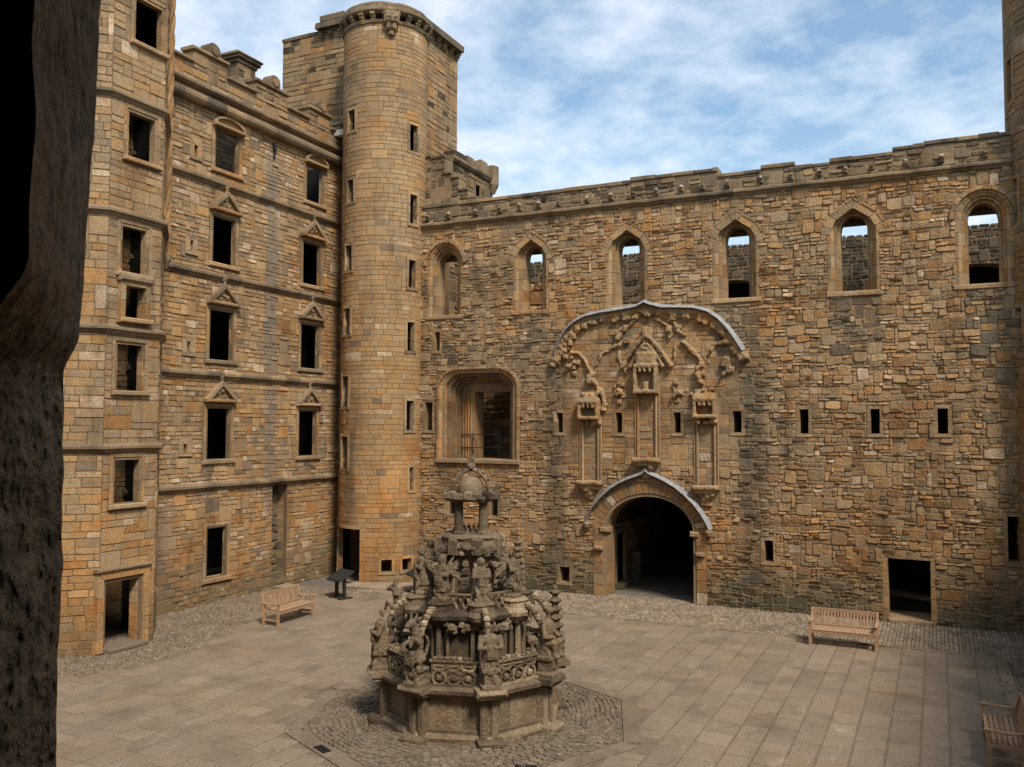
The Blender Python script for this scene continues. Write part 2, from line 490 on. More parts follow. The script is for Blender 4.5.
def T_oct(u, v, rng):
    z = .56 + .2*fn(u, v, .35, 6) + rng.gauss(0, .08) + (.08 if v < 4.5 else 0)
    g = .46*(1+.22*fn(u, v, .5, 16))*rng.uniform(.85, 1.13)
    q = rng.random()
    if q < .07: z = .94
    elif q < .1: z = .3
    return (max(0, min(1, z)), g, rng.random())
def T_turret(u, v, rng):
    lo = max(0, min(1, (13-v)/8))
    z = .56 + .14*lo + .13*fn(u, v, .3, 4) + rng.gauss(0, .05)
    g = .455*(1+.2*fn(u, v, .5, 14))*rng.uniform(.88, 1.12)
    q = rng.random()
    if q < .04: z = .93
    elif q < .055: z = .28
    return (max(0, min(1, z)), g, rng.random())
def T_grey(u, v, rng):
    return (max(0, min(1, rng.gauss(.3, .12))), .5*rng.uniform(.7, 1.25), rng.random())
def TD(rng): return (max(0, min(1, rng.gauss(.57, .1))), .45*rng.uniform(.75, 1.15), rng.random())
def TDo(rng): return (max(0, min(1, rng.gauss(.68, .08))), .5*rng.uniform(.8, 1.15), rng.random())
def TDg(rng): return (max(0, min(1, rng.gauss(.36, .08))), .5*rng.uniform(.75, 1.1), rng.random())
def TDp(rng): return (max(0, min(1, rng.gauss(.5, .08))), .5*rng.uniform(.8, 1.12), rng.random())

map_hall = lambda u, v, d: (u, -d, v)
map_north = lambda u, v, d: (d, u, v)
def map_plane(p, ang):
    """wall frame: origin p (x,y), u direction at ang; outward is right of u"""
    c, s = math.cos(ang), math.sin(ang)
    return lambda u, v, d: (p[0] + c*u + s*d, p[1] + s*u - c*d, v)
def map_cyl(cx, cy, R):
    return lambda u, v, d: (cx + (R+d)*math.cos(u/R), cy + (R+d)*math.sin(u/R), v)

# ================================================================= HALL RANGE (far wall)
rng = random.Random(11)
hall = thing('hall_range', 'roofless hall range with tall arched windows and gateway, closing the far side of the courtyard', 'building', (13, 0, 0))
UP = [(4.93, .43), (8.67, .36), (12.45, .4), (16.33, .41), (20.09, .41), (23.82, .42)]       # centre, half width
holes = []; blk = []
def arch_path(c, hw, z0, zs, rise, n=10):
    return [(c-hw, z0), (c-hw, zs)] + arc_pts(c, zs, hw, rise, n)[1:-1] + [(c+hw, zs), (c+hw, z0)]
for i, (c, hw) in enumerate(UP):
    z0, zs = 10.42, 12.45
    W = hw+.3
    prof = arc_pts(c, zs, W, hw+.34+.12, 12)
    holes.append(dict(u0=c-W, u1=c+W, v0=z0-.0, v1=zs+hw+.5, prof=prof))
    top = lambda u, v, c=c, hw=hw, zs=zs: (v < zs-.1 and abs(u-c) < hw+.36) or (v >= zs-.1 and abs(u-c) < (hw+.54)*max(0, 1-max(0, (v-zs-.05))/1.0)**.62)
    blk.append((c-hw-.44 if 0 else c-hw-.6, c+hw+.6, z0-.18, zs+1.1, top))
    # remembered for surrounds
SL = [(4.06, 4.40, 5.88, 6.99), (4.48, 4.72, 9.02, 9.77), (9.73, 9.98, 5.82, 6.55), (12.02, 12.27, 5.82, 6.54), (14.15, 14.4, 5.83, 6.55), (16.19, 16.48, 5.86, 6.58),
      (18.36, 18.64, 5.83, 6.63), (20.52, 20.79, 5.84, 6.63), (22.44, 22.73, 5.85, 6.63), (17.19, 17.47, 1.59, 2.3), (9.85, 10.24, .37, .92),
      (5.09, 5.49, 2.61, 3.56), (6.94, 7.31, 2.62, 3.62), (24.26, 24.8, 2.04, 3.40)]
for a, b, c, d in SL:
    holes.append(dict(u0=a, u1=b, v0=c, v1=d)); blk.append((a-.1, b+.1, c-.1, d+.1, None))
# big stair-head window
BW = dict(u0=4.94, u1=7.93, v0=4.78, v1=8.1)
holes.append(BW)
blk.append((4.5, 8.35, 4.62, 8.62, lambda u, v: (abs(u-6.43) < 1.81 and v < 7.45) or (7.45 <= v < 8.38 and (abs(u-6.43) < .75 or ((abs(u-6.43)-.7)/1.12)**2+((v-7.42)/.95)**2 < 1))))
# gateway
GC, GW, GS, GR = 13.23, 1.58, 2.37, 1.22
gp_in = arc_pts(GC, GS, GW, GR, 24)
holes.append(dict(u0=GC-GW, u1=GC+GW, v0=0.0, v1=GS+GR+.02, prof=gp_in))
def g_out(u, v):
    if v < GS: return abs(u-GC) < GW+.42
    return ((u-GC)/(GW+.52))**2 + ((v-GS)/(GR+.5))**2 < 1
blk.append((GC-2.3, GC+2.3, -.1, 4.4, g_out))
# small doorway
holes.append(dict(u0=20.95, u1=22.16, v0=0.0, v1=1.95)); blk.append((20.8, 22.3, -.1, 2.1, None))
# niches
NI = [(11.07, 4.1, 6.9, .3), (13.2, 4.95, 8.2, .33), (15.28, 4.05, 6.95, .3)]
for c, z0, z1, hw in NI: blk.append((c-hw-.12, c+hw+.12, z0-.75, z1+.1, None))

XL, XR, ZT = 3.0, 27.5, 13.98
def in_panel(u, v): return 9.95 < u < 16.4 and 4.55 < v < 9.95-1.5*(abs(u-13.2)/3.4)**4
bl0 = blocker(blk)
w = MB()
slab(w, XL, XR, 0, ZT, .85, holes, m=0)
masonry(w, 9.8, 16.5, 4.5, 10.1, lambda u, v: bl0(u, v) or not in_panel(u, v), random.Random(12), .15, .25, .25, .62, .12, (.002, .022), .005, T_hall, .008, 1, warp=.02, cham=.12, seed=2, insm=.015)
masonry(w, XL, XR, -.02, ZT, lambda u, v: bl0(u, v) or in_panel(u, v), rng, .08, .165, .13, .44, .24, (.004, .052), .007, T_hall, .015, 1, warp=.08, cham=.2, seed=1, insm=.022)
w.build('wall', [M['mortar'], M['hall']], hall, map_hall)

# surrounds of upper windows
for i, (c, hw) in enumerate(UP):
    z0, zs = 10.42, 12.45
    f = MB(); r2 = random.Random(100+i)
    path = subdiv([(c-hw, z0), (c-hw, zs)], .42) + arc_pts(c, zs, hw, hw+.08, 9)[1:-1] + subdiv([(c+hw, zs), (c+hw, z0)], .42)
    tn = TDp if i < 5 else TD
    ring(f, path, 0, .11, -.75, -.26, r2, TD, .004)
    ring(f, path, .1, .2, -.6, -.13, r2, TD, .004)
    ring(f, path, .19, .29, -.5, .0, r2, TD, .006, d1b=-.06)
    ring(f, path, .28, .38, -.3, .02, r2, TD, .008)
    f.box(c-hw-.5, c+hw+.5, 12.74, 13.5, -1.06, -.86, (.3, .25, .5))
    op = f.build('window_surround', M['dress'], hall, map_hall, .004)
    h = MB()
    if 0 < i < 5:    # pointed hood
        hp = [(c-hw-.56, zs-.1), (c-hw-.5, zs+.14), (c-hw-.3, zs+.5), (c-hw*.55, zs+.84), (c, zs+.98), (c+hw*.55, zs+.84), (c+hw+.3, zs+.5), (c+hw+.5, zs+.14), (c+hw+.56, zs-.1)]
        ring(h, hp, -.26, .0, -.1, .035, r2, TDp, .01)
        ring(h, hp, -.02, .04, -.1, .055, r2, TD, .03)
    else:
        hp = arc_pts(c, zs, hw+.46, hw+.5, 12)
        ring(h, hp, -.06, .07, -.1, .09, r2, TD, .006)
    o2 = h.build('hood_mould', M['dress'], op, map_hall, .006)
    s = MB(); s.box(c-hw-.44, c+hw+.44, z0-.17, z0, -.9, .06, TDp(r2), bev=.03)
    s.build('sill', M['dress'], op, map_hall, .008)

def slit_frame(parent, a, b, c, d, mp, r2, tn=TD, name='slit_surround', wd=.11, proud=.02, mat='dress'):
    f = MB()
    path = [(a, c), (a, d), (b, d), (b, c)]
    ring(f, subdiv(path[:2], .4) + path[2:3] + subdiv(path[2:], .4)[1:], 0, wd, -.18, proud, r2, tn, .006)
    f.box(a-wd, b+wd, c-.11, c-.005, -.18, proud+.02, TDp(r2))
    return f.build(name, M[mat], parent, mp, .006)
for i, q in enumerate(SL):
    slit_frame(hall, *q, map_hall, random.Random(200+i), (lambda r: T_hall(0, 5, r)))

# big window: stepped mouldings of a shouldered three-centred head
def big_path(g):
    a, b, z0, z1 = 4.94-g, 7.93+g, 4.78, 8.1+g*.8
    r_ = .8+g*.5
    L = arc_pts(a+r_, z1-r_*.8, r_, r_*.8, 7, 180, 90); R_ = arc_pts(b-r_, z1-r_*.8, r_, r_*.8, 7, 90, 0)
    return subdiv([(a, z0), L[0]], .4) + L[1:] + subdiv([L[-1], R_[0]], .4)[1:-1] + R_ + subdiv([R_[-1], (b, z0)], .4)[1:]
bwp = MB(); r2 = random.Random(300)
ring(bwp, big_path(.0), 0, .2, -.5, .07, r2, TDo, .005, d1b=-.06)
ring(bwp, big_path(.2), 0, .1, -.2, .1, r2, TD, .006)
TDk = lambda r: (r.gauss(.55, .12), .33*r.uniform(.75, 1.15), .5)
ring(bwp, big_path(-.14), 0, .16, -.6, -.2, r2, TDk, .004)
ring(bwp, big_path(-.27), 0, .14, -.8, -.36, r2, TDk, .004)
ring(bwp, big_path(-.38), 0, .13, -.9, -.55, r2, TDk, .004)
# inner frame with a straight lintel
bwp.box(5.32, 5.9, 4.78, 7.42, -1.5, -.75, TD(r2)); bwp.box(7.62, 7.72, 4.78, 7.42, -1.5, -.75, TD(r2))
bwp.box(5.1, 7.8, 7.4, 8.1, -1.49, -.74, TD(r2))
for x in (5.4, 5.52, 5.64, 5.76): bwp.tube([(x, 4.8, -.72), (x, 7.4, -.72)], .035, 6, TDo(r2))
bo = bwp.build('window_surround', M['dress'], hall, map_hall, .005)
s = MB(); s.box(4.6, 8.25, 4.6, 4.78, -1.5, .14, TDg(r2), bev=.03); s.build('sill', M['dress'], bo, map_hall, .006)

# gateway ring of voussoirs
g = MB(); r2 = random.Random(310)
gpth = subdiv([(GC-GW, 0.0), (GC-GW, GS)], .38) + arc_pts(GC, GS, GW, GR, 24)[1:-1] + subdiv([(GC+GW, GS), (GC+GW, 0.0)], .38)
ring(g, gpth, -.02, .14, -.9, -.06, r2, lambda r: (lambda t: (t[0], t[1]*.8, t[2]))(T_hall(0, 3, r)), .004)
ring(g, gpth, .12, .46, -.4, .04, r2, lambda r: (lambda t: (min(1, t[0]+.1), t[1], t[2]))(T_hall(0, 5, r)), .009)
for sx in (-1, 1):
    x = GC+sx*(GW+.05); g.box(x-.16, x+.16, GS-.1, GS+.08, -.4, .11, TDp(r2), bev=.03)
    x = GC+sx*(GW+.25); g.box(x-.16, x+.16, GS-.75, GS-.6, -.2, .2, TDg(r2), bev=.04)
gate = g.build('gateway', M['dress'], hall, map_hall, .006)
GH = [(10.96, 2.64), (11.16, 3.08), (11.49, 3.49), (11.85, 3.80), (12.2, 4.03), (12.55, 4.19), (12.88, 4.31), (13.05, 4.39), (13.16, 4.5), (13.27, 4.41), (13.45, 4.32), (13.79, 4.18), (14.2, 3.96), (14.53, 3.71), (14.85, 3.42), (15.11, 3.1), (15.3, 2.8), (15.4, 2.57)]
def lead_hood(parent, pts, thick, proj):
    f = MB()
    up = offset_path(pts, thick)
    for a, b, c, d in zip(pts, pts[1:], up, up[1:]):
        f.hexa([(b[0], b[1], -.05), (d[0], d[1], -.05), (c[0], c[1], -.05), (a[0], a[1], -.05), (b[0], b[1], proj), (d[0], d[1], proj*.55), (c[0], c[1], proj*.55), (a[0], a[1], proj)], (.5, .5, .5))
    return f.build('hood_mould', M['lead'], parent, map_hall, .014)
lead_hood(gate, GH, .1, .26)
k = MB()
for (x, z) in ((10.97, 2.55), (15.38, 2.47)):
    k = MB(); k.lathe([(.02, -.2), (.12, -.12), (.15, 0), (.1, .1), (.03, .13)], (0, 0), 8, TDg(r2)); n0 = len(k.V)
    # lathe lives in its own axes: turn into wall space
    for j in range(n0-8*5, n0): vx, vy, vz = k.V[j]; k.V[j] = (vx+x, vz+z, vy+.14)
    k.build('corbel', M['dress'], gate, map_hall, .01)

# small doorway surround
d = MB(); r2 = random.Random(320)
ring(d, subdiv([(20.95, 0.0), (20.95, 1.95)], .4) + [(22.16, 1.95)] + subdiv([(22.16, 1.95), (22.16, 0)], .4)[1:], 0, .16, -.5, .012, r2, lambda r: T_hall(0, 2, r), .008)
d.box(20.95, 22.16, -.02, .1, -1.4, .12, TDp(r2), bev=.02)
d.build('doorway', M['dress'], hall, map_hall, .008)

# large arched hood over the niches
HD = [(9.74, 8.6), (9.78, 8.85), (9.88, 9.1), (10.0, 9.33), (10.2, 9.6), (10.5, 9.85), (10.93, 10.05), (11.5, 10.15), (12.04, 10.2), (12.55, 10.24), (12.9, 10.3), (13.16, 10.42), (13.4, 10.32), (13.8, 10.22), (14.36, 10.17), (14.9, 10.13), (15.37, 10.0), (15.75, 9.74), (16.05, 9.4), (16.32, 9.02), (16.57, 8.6)]
frame = MB(); r2 = random.Random(330)
ring(frame, HD, -.2, .0, -.1, .14, r2, TDo, .006); ring(frame, HD, -.34, -.18, -.1, .06, r2, TDo, .006)
# carved leaves under the hood
for i in range(0, 24):
    t = (i+.5)/24*(len(HD)-1); q = int(t); f_ = t-q
    x = HD[q][0]+(HD[q+1][0]-HD[q][0])*f_; z = HD[q][1]+(HD[q+1][1]-HD[q][1])*f_
    nx, nz = offset_path(HD, -.28)[q]; x = x+(nx-HD[q][0]); z = z+(nz-HD[q][1])
    for _ in range(5):
        dx, dz = r2.uniform(-.1, .1), r2.uniform(-.1, .1); ss = r2.uniform(.05, .09)
        frame.box(x+dx-ss, x+dx+ss, z+dz-ss, z+dz+ss, -.02, r2.uniform(.1, .22), TD(r2), bev=.03)
# scrolls / ribbons carved on the wall between the niches
def ribbon(pts, r_, dz=.09, tone=TD):
    q = subdiv(pts, .13); frame.tube([(x+r2.uniform(-.03, .03), z+r2.uniform(-.03, .03), dz*r2.uniform(.2, .8)) for x, z in q], [r_*r2.uniform(.7, 1.35) for _ in q], 7, tone(r2))
ribbon([(10.3, 8.75), (10.62, 8.72), (10.85, 8.5), (11.05, 8.1), (11.2, 7.85)], .08, .12)
ribbon([(12.1, 8.95), (11.6, 8.75), (11.3, 8.3), (11.1, 8.0)], .06)
ribbon([(11.15, 7.7), (11.45, 7.35), (11.62, 6.95), (11.6, 6.6)], .1, .12)
ribbon([(12.9, 9.9), (12.4, 9.6), (12.05, 9.3)], .06)
ribbon([(13.5, 9.85), (14.2, 9.45), (14.6, 9.2)], .06, .1, TDp)
ribbon([(14.45, 9.0), (14.8, 8.75), (15.1, 8.3), (15.2, 7.9)], .09, .12)
ribbon([(16.1, 8.95), (15.6, 8.85), (15.3, 8.45), (15.15, 8.1)], .07, .12)
ribbon([(15.2, 7.7), (15.0, 7.35), (14.75, 7.1)], .08, .1)
for (x, z, ss) in ((11.12, 7.95, .17), (15.15, 8.0, .2), (13.2, 9.15, .16), (11.1, 7.75, .12), (15.15, 7.7, .14)):
    for _ in range(7):
        dx, dz = r2.uniform(-ss, ss)*.7, r2.uniform(-ss, ss)
        frame.box(x+dx-.07, x+dx+.07, z+dz-.07, z+dz+.07, -.03, r2.uniform(.12, .26), TD(r2), bev=.03)
for (x, z) in ((12.25, 9.35), (14.15, 9.35), (10.4, 8.2), (16.0, 8.15), (12.2, 7.2), (14.25, 7.2)):
    for _ in range(10):      # stumps of lost figures
        dx, dz = r2.gauss(0, .11), r2.gauss(0, .17); ss = r2.uniform(.04, .1); frame.box(x+dx-ss, x+dx+ss, z+dz-ss, z+dz+ss, -.03, r2.uniform(.06, .2), TD(r2), bev=.02)
for sx in (-1, 1):
    ribbon([(13.2+sx*.75, 7.9), (13.2+sx*1.0, 8.35), (13.2+sx*1.05, 8.9)], .05, .08)
fr = eroded(frame, .026, .028, tone=(.58, .44, .5)).build('niche_carving', M['dress'], hall, map_hall, smooth=True)
lead_hood(fr, HD, .11, .3)
k = MB()
for (x, z) in ((9.76, 8.45), (16.57, 8.45)):
    k = MB()
    for _ in range(12):
        dx, dz = r2.uniform(-.14, .14), r2.uniform(-.16, .1); k.box(x+dx-.09, x+dx+.09, z+dz-.08, z+dz+.08, -.05, r2.uniform(.15, .3), TD(r2), bev=.03)
    eroded(k).build('corbel', M['dress'], fr, map_hall)

for i, (c, z0, z1, hw) in enumerate(NI):
    r2 = random.Random(340+i); f = MB()
    f.box(c-hw-.1, c+hw+.1, z0-.1, z1, -.12, -.04, TDo(r2))
    masonry(f, c-hw, c+hw, z0, z1, None, r2, .16, .3, .25, .7, .1, (-.01, .025), .008, lambda u, v, r: (lambda t: (min(1, t[0]+.06), t[1], t[2]))(T_hall(u, v, r)), .006, 0, base=-.03, cham=.2)
    for sx in (-1, 1):
        for q, (off, rr) in enumerate(((.0, .05), (.1, .04))):
            f.tube([(c+sx*(hw+off), z0-.1, .05-.03*q), (c+sx*(hw+off), z1, .05-.03*q)], rr, 8, TD(r2))
    nb = f.build('niche', M['dress'], hall, map_hall, .005)
    cb = MB()      # carved corbel below
    ww = hw+.17
    cb.box(c-ww, c+ww, z0-.16, z0, -.05, .36, TDp(r2), bev=.04)
    cb.box(c-ww*.8, c+ww*.8, z0-.3, z0-.14, -.05, .28, TD(r2), bev=.05)
    for _ in range(16):
        t = r2.random(); x = c+r2.uniform(-1, 1)*ww*.75*(1-t*.7); z = z0-.26-t*.42; ss = r2.uniform(.05, .1)
        cb.box(x-ss, x+ss, z-ss, z+ss, -.05, .28*(1-t*.6)*r2.uniform(.7, 1.1), TD(r2), bev=.035)
    eroded(cb, .03).build('corbel', M['dress'], nb, map_hall, smooth=True)
    ca = MB()      # canopy
    zc = z1-(1.0 if i == 1 else .62); hc = hw+.1
    zt = z1+(.05 if i == 1 else .1)
    ca.box(c-hc, c+hc, zt-.14, zt, -.05, .4, TD(r2), bev=.03)
    ca.box(c-hc, c+hc, zc, zc+.13, -.05, .4, TDp(r2), bev=.03)
    for sx in (-1, 1): ca.box(c+sx*(hc-.06)-.06, c+sx*(hc-.06)+.06, zc+.12, zt-.13, -.05, .37, TDo(r2), bev=.02)
    ca.box(c-hc*.75, c+hc*.75, zc+.12, zt-.13, -.05, .06, (.02, .25, .5))
    for kx in range(5):
        x = c+(kx-2)*hc*.42; ca.box(x-.05, x+.05, zt-.3, zt-.1, .2, .38, TD(r2), bev=.02)
    if i == 1:
        ca.box(c-.1, c+.1, zc+.15, zc+.42, .0, .26, TD(r2), bev=.05)
        ca.box(c-hc*.85, c+hc*.85, zt-.02, zt+.42, -.05, .3, TD(r2), bev=.06)
        for lim, z9, rr9 in ((.92, zt+1.0, .09), (.62, zt+.72, .07), (.4, zt+.55, .06)):
            for sx in (-1, 1):
                pts = [(c+sx*lim*t, z9-(.95*lim+.25)*t**1.35, .12+.1*(1-t)) for t in (0, .2, .4, .6, .8, 1)]
                ca.tube(pts, [rr9*1.1, rr9, rr9*1.1, rr9, rr9*.9, rr9*1.2], 8)
        for _ in range(7):
            x = c+r2.uniform(-.14, .14); z = zt+1.05+r2.uniform(-.1, .22); ca.box(x-.08, x+.08, z-.08, z+.08, -.05, r2.uniform(.18, .34), TD(r2), bev=.03)
    else:
        for q in range(4):
            t = q/3; ca.box(c-hc*(.95-t*.5), c+hc*(.95-t*.5), zt+.07*q, zt+.07*q+.08, -.05, .36*(1-t*.4), TD(r2), bev=.03)
        for _ in range(10):
            x = c+r2.uniform(-hc, hc)*.9; z = zt+r2.uniform(0, .3); ca.box(x-.06, x+.06, z-.06, z+.06, .05, r2.uniform(.25, .38), TD(r2), bev=.02)
        for _ in range(8):
            x = c+r2.uniform(-hc, hc); z = zc-r2.uniform(0, .16); ca.box(x-.05, x+.05, z-.07, z+.06, -.05, r2.uniform(.15, .33), TD(r2), bev=.02)
    eroded(ca, .03).build('canopy', M['dress'], nb, map_hall, smooth=True)

# cornice and parapet of the hall, with carved waterspouts
c_ = MB(); r2 = random.Random(350)
molding(c_, [(3.0, 0), (24.75, 0)], [(-.05, 13.9), (.06, 13.92), (.1, 13.98), (.17, 14.03), (.17, 14.1), (.06, 14.16), (-.05, 14.16)], r2, .6, tone=TDg, wob=.02)
c_.build('cornice', M['grey'], hall)
p_ = MB()
def ptop(u):
    if u < 12.6: return 14.86+.02*u*.2
    if u < 15.75: return 14.98
    if u < 17.2: return 14.75
    if u < 18.3: return 14.86
    if u < 19.4: return 14.72
    if u < 21.3: return 14.80
    if u < 22.2: return 14.95
    return 15.0
for a, b in ((2.5, 12.6), (12.6, 15.75), (15.75, 17.2), (17.2, 18.3), (18.3, 19.4), (19.4, 21.3), (21.3, 22.2), (22.2, 24.8)):
    zt = ptop((a+b)/2); slab(p_, a, b, 13.98, zt-.02, .55, [], 0)
    masonry(p_, a, b, 14.16, zt-.1, None, r2, .13, .2, .22, .6, .2, (.0, .05), .01, T_grey, .012, 1, cham=.3)
    x = a
    while x < b-.05:
        x2 = min(b, x+r2.uniform(.5, 1.0)); p_.box(x+.005, x2-.005, zt-.12, zt+r2.uniform(-.01, .04), -.6, .06, T_grey(0, 0, r2), 1, bev=.02); x = x2
p_.build('parapet', [M['grey'], M['grey']], hall, map_hall, .006)
BX = [4.17, 5.14, 6.35, 7.4, 8.25, 9.04, 9.82, 10.97, 11.9, 12.75, 13.6, 14.5, 15.25, 16.1, 17.2, 18.2, 19.1, 19.9, 20.7, 21.7, 22.7, 23.9]
for i, x in enumerate(BX):
    f = MB(); r2 = random.Random(360+i); z = 14.42
    k_ = r2.uniform(.5, .9)
    f.box(x-.07, x+.07, z-.15, z+.04, -.02, .2*k_, TDg(r2), 0, bev=.04)
    f.box(x-.1*k_, x+.1*k_, z-.06, z+.04, .12, .27*k_, TDg(r2), 0, bev=.04)
    if i % 3: f.box(x-.06, x+.06*k_, z+.03, z+.07, .05, .24*k_, (.5, .5*r2.uniform(.6, 1), .5), 1, bev=.015)
    f.build('waterspout', [M['grey'], M['spot']], hall, map_hall, .012)

# rear wall, floor and ends behind the front wall
rw = MB(); r2 = random.Random(370)
rear_h = []
for (a, b) in ((13.2, 15.6), (22.6, 25.3)):
    rear_h.append(dict(u0=a, u1=b, v0=10.0, v1=12.6, prof=arc_pts((a+b)/2, 12.0, (b-a)/2, .55, 8)))
map_rear = lambda u, v, d: (u, 9-d, v)
slab(rw, 0, 27.5, 0, 14.0, .9, rear_h, 0)
def rear_b(u, v):
    for h in rear_h:
        if h['u0']-.05 < u < h['u1']+.05 and h['v0'] < v < 12.05+.5*math.sqrt(max(0, 1-((u-(h['u0']+h['u1'])/2)/((h['u1']-h['u0'])/2))**2)): return True
    return False
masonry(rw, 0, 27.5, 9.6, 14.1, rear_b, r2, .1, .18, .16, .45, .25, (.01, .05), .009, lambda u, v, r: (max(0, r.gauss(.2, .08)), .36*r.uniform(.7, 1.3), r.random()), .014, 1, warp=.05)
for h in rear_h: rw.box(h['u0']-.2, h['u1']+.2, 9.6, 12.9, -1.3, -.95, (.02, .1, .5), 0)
rw.build('rear_wall', [M['mortar'], M['grey']], hall, map_rear)
fl = MB()
fl.box(8.6, 27.4, 9.2, 9.6, -8.95, -1.55, (.2, .4, .5)); fl.box(2.2, 27.4, -.3, -.02, -8.95, -1.55, (.2, .4, .5))
fl.build('floor', M['mortar'], hall, map_hall)
iw = MB(); r2 = random.Random(371)
# cross walls; the stair well left of the hall stands open to the sky
iw.box(8.55, 9.0, 0, 12.6, -8.9, -1.6, (.4, .45, .5)); iw.build('cross_wall', M['hall'], hall, map_hall)
iw = MB(); iw.box(27.0, 27.5, 0, 14, -8.9, -1.6, (.4, .45, .5)); iw.build('cross_wall', M['hall'], hall, map_hall)
iw = MB()
map_in = lambda u, v, d: (u, 4.2-d, v)
slab(iw, 2.0, 8.6, 0, 12.1, .5, [dict(u0=6.35, u1=7.0, v0=4.6, v1=6.8)], 0)
masonry(iw, 2.0, 8.6, 4.4, 12.2, blocker([(6.3, 7.05, 4.6, 6.85, None)]), r2, .16, .26, .3, .7, .3, (.01, .1), .013, lambda u, v, r: (max(0, r.gauss(.62, .12)), .55*r.uniform(.7, 1.2), r.random()), .016, 1, warp=.08)
iw.box(2.0, 8.5, 4.3, 4.6, 0.05, 2.6, (.5, .5, .5), 1)
iw.build('stair_wall', [M['mortar'], M['hall']], hall, map_in)
# gate passage
ps = MB(); r2 = random.Random(372)
vault = arc_pts(GC, GS, GW+.25, GR+.2, 16)
for a, b in zip(vault, vault[1:]):
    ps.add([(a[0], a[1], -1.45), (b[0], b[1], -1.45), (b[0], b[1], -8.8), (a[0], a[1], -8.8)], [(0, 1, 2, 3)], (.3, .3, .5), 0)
mpl = lambda u, v, d: (GC-GW-.25+d, 1.45+u, v)
pw = MB()
pdoor = dict(u0=.25, u1=1.15, v0=.15, v1=2.0)
slab(pw, 0, 7.4, 0, GS, .5, [pdoor], 0)
masonry(pw, 0, 7.4, 0, GS, blocker([(.15, 1.3, .0, 2.15, None)]), r2, .18, .3, .3, .7, .3, (.01, .06), .012, T_hall, .014, 1)
ring(pw, [(.25, .15), (.25, 2.0), (1.15, 2.0), (1.15, .15)], 0, .2, -.3, .1, r2, TD)
pw.box(.1, 1.4, 0, .16, -.3, .35, TDp(r2), 1, bev=.02)
pw.box(2.2, 2.6, 0, 1.1, 0, .35, TDg(r2), 1, bev=.04)
pw.build('passage_wall', [M['mortar'], M['hall']], hall, mpl)
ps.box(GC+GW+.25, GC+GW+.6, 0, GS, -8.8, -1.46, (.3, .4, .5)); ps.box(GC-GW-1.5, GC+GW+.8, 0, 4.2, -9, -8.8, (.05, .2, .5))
ps.build('passage_vault', M['mortar'], hall, map_hall)

# iron railing in the big window
rl = MB()
for x in (5.2, 5.85, 6.35, 7.0, 7.6): rl.tube([(x, 4.78, -.66), (x, 5.75, -.66)], .018, 6)
for z in (5.72, 5.2): rl.tube([(5.02, z, -.66), (7.9, z, -.66)], .016, 6)
tag(rl.build('railing', M['iron'], None, map_hall), 'thin black iron railing across the big moulded window over the fountain', 'railing')

# ================================================================= NORTH RANGE (left wall)
rng = random.Random(21)
north = thing('north_range', 'five storey sandstone range with pedimented windows and crenellated parapet on the left', 'building', (0, -6, 0))
NW = [('seg', -7.4, -6.32, 14.98, 16.36), ('seg', -2.46, -1.5, 15.0, 16.43), ('tri', -7.44, -6.42, 11.68, 13.28), ('tri', -2.6, -1.57, 11.65, 13.3),
      ('tri', -7.5, -6.44, 8.31, 10.01), ('tri', -2.66, -1.6, 8.32, 10.03), ('tri', -7.53, -6.49, 4.88, 6.62), ('tri', -2.71, -1.7, 4.87, 6.61), ('none', -7.44, -6.56, .84, 2.53)]
NS = [(-8.40, -8.25, 15.09, 15.49), (-8.50, -8.36, 11.85, 12.22), (-8.54, -8.39, 8.45, 8.81), (-8.6, -8.45, 5.12, 5.42)]
holes = []; blk = []
for kind, a, b, c, d in NW:
    holes.append(dict(u0=a, u1=b, v0=c, v1=d)); blk.append((a-.2, b+.2, c-.17, d+.2, None))
for a, b, c, d in NS:
    holes.append(dict(u0=a, u1=b, v0=c, v1=d)); blk.append((a-.2, b+.2, c-.2, d+.2, None))
ED = (-4.2, -3.36, .3, 3.84)
holes.append(dict(u0=ED[0], u1=ED[1], v0=ED[2], v1=ED[3])); blk.append((ED[0]-.02, ED[1]+.02, .2, ED[3]+.05, None))
w = MB()
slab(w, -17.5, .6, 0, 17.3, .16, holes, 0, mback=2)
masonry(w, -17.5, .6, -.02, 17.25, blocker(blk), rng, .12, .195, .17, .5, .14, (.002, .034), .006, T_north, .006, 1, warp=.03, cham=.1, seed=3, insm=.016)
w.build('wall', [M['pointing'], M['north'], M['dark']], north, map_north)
bk = MB()       # masonry seen inside the tall doorway recess
slab(bk, ED[0]-.1, ED[1]+.3, 0, ED[3]+.1, .1, [], 0, front=-.5)
r2 = random.Random(401)
masonry(bk, ED[0]-.02, ED[1]+.02, .5, ED[3], None, r2, .2, .34, .25, .6, .2, (-.46, -.38), .012, lambda u, v, r: (max(0, min(1, r.gauss(.27+.2*(v < 1.6), .12))), .4*r.uniform(.7, 1.2), .5), .012, 1, base=-.51)
zz = .4
while zz < ED[3]:
    hh = r2.uniform(.2, .34); t_ = T_north(0, zz, r2); bk.box(ED[1]+.005, ED[1]+.15, zz, zz+hh-.012, -.5, -.165, (t_[0]*.9, t_[1]*.85, .5), 1, bev=.012); zz += hh
bk.box(ED[0]-.15, ED[0]-.01, 0, ED[3]+.1, -.5, -.165, (.3, .3, .5)); bk.box(ED[0]-.1, ED[1]+.2, ED[3]+.005, ED[3]+.2, -.5, -.165, (.3, .3, .5))
bk.box(ED[0]-.005, ED[1], .28, .5, -.5, -.1, TDg(r2), 1)
bk.build('blocked_doorway', [M['mortar'], M['north']], north, map_north)

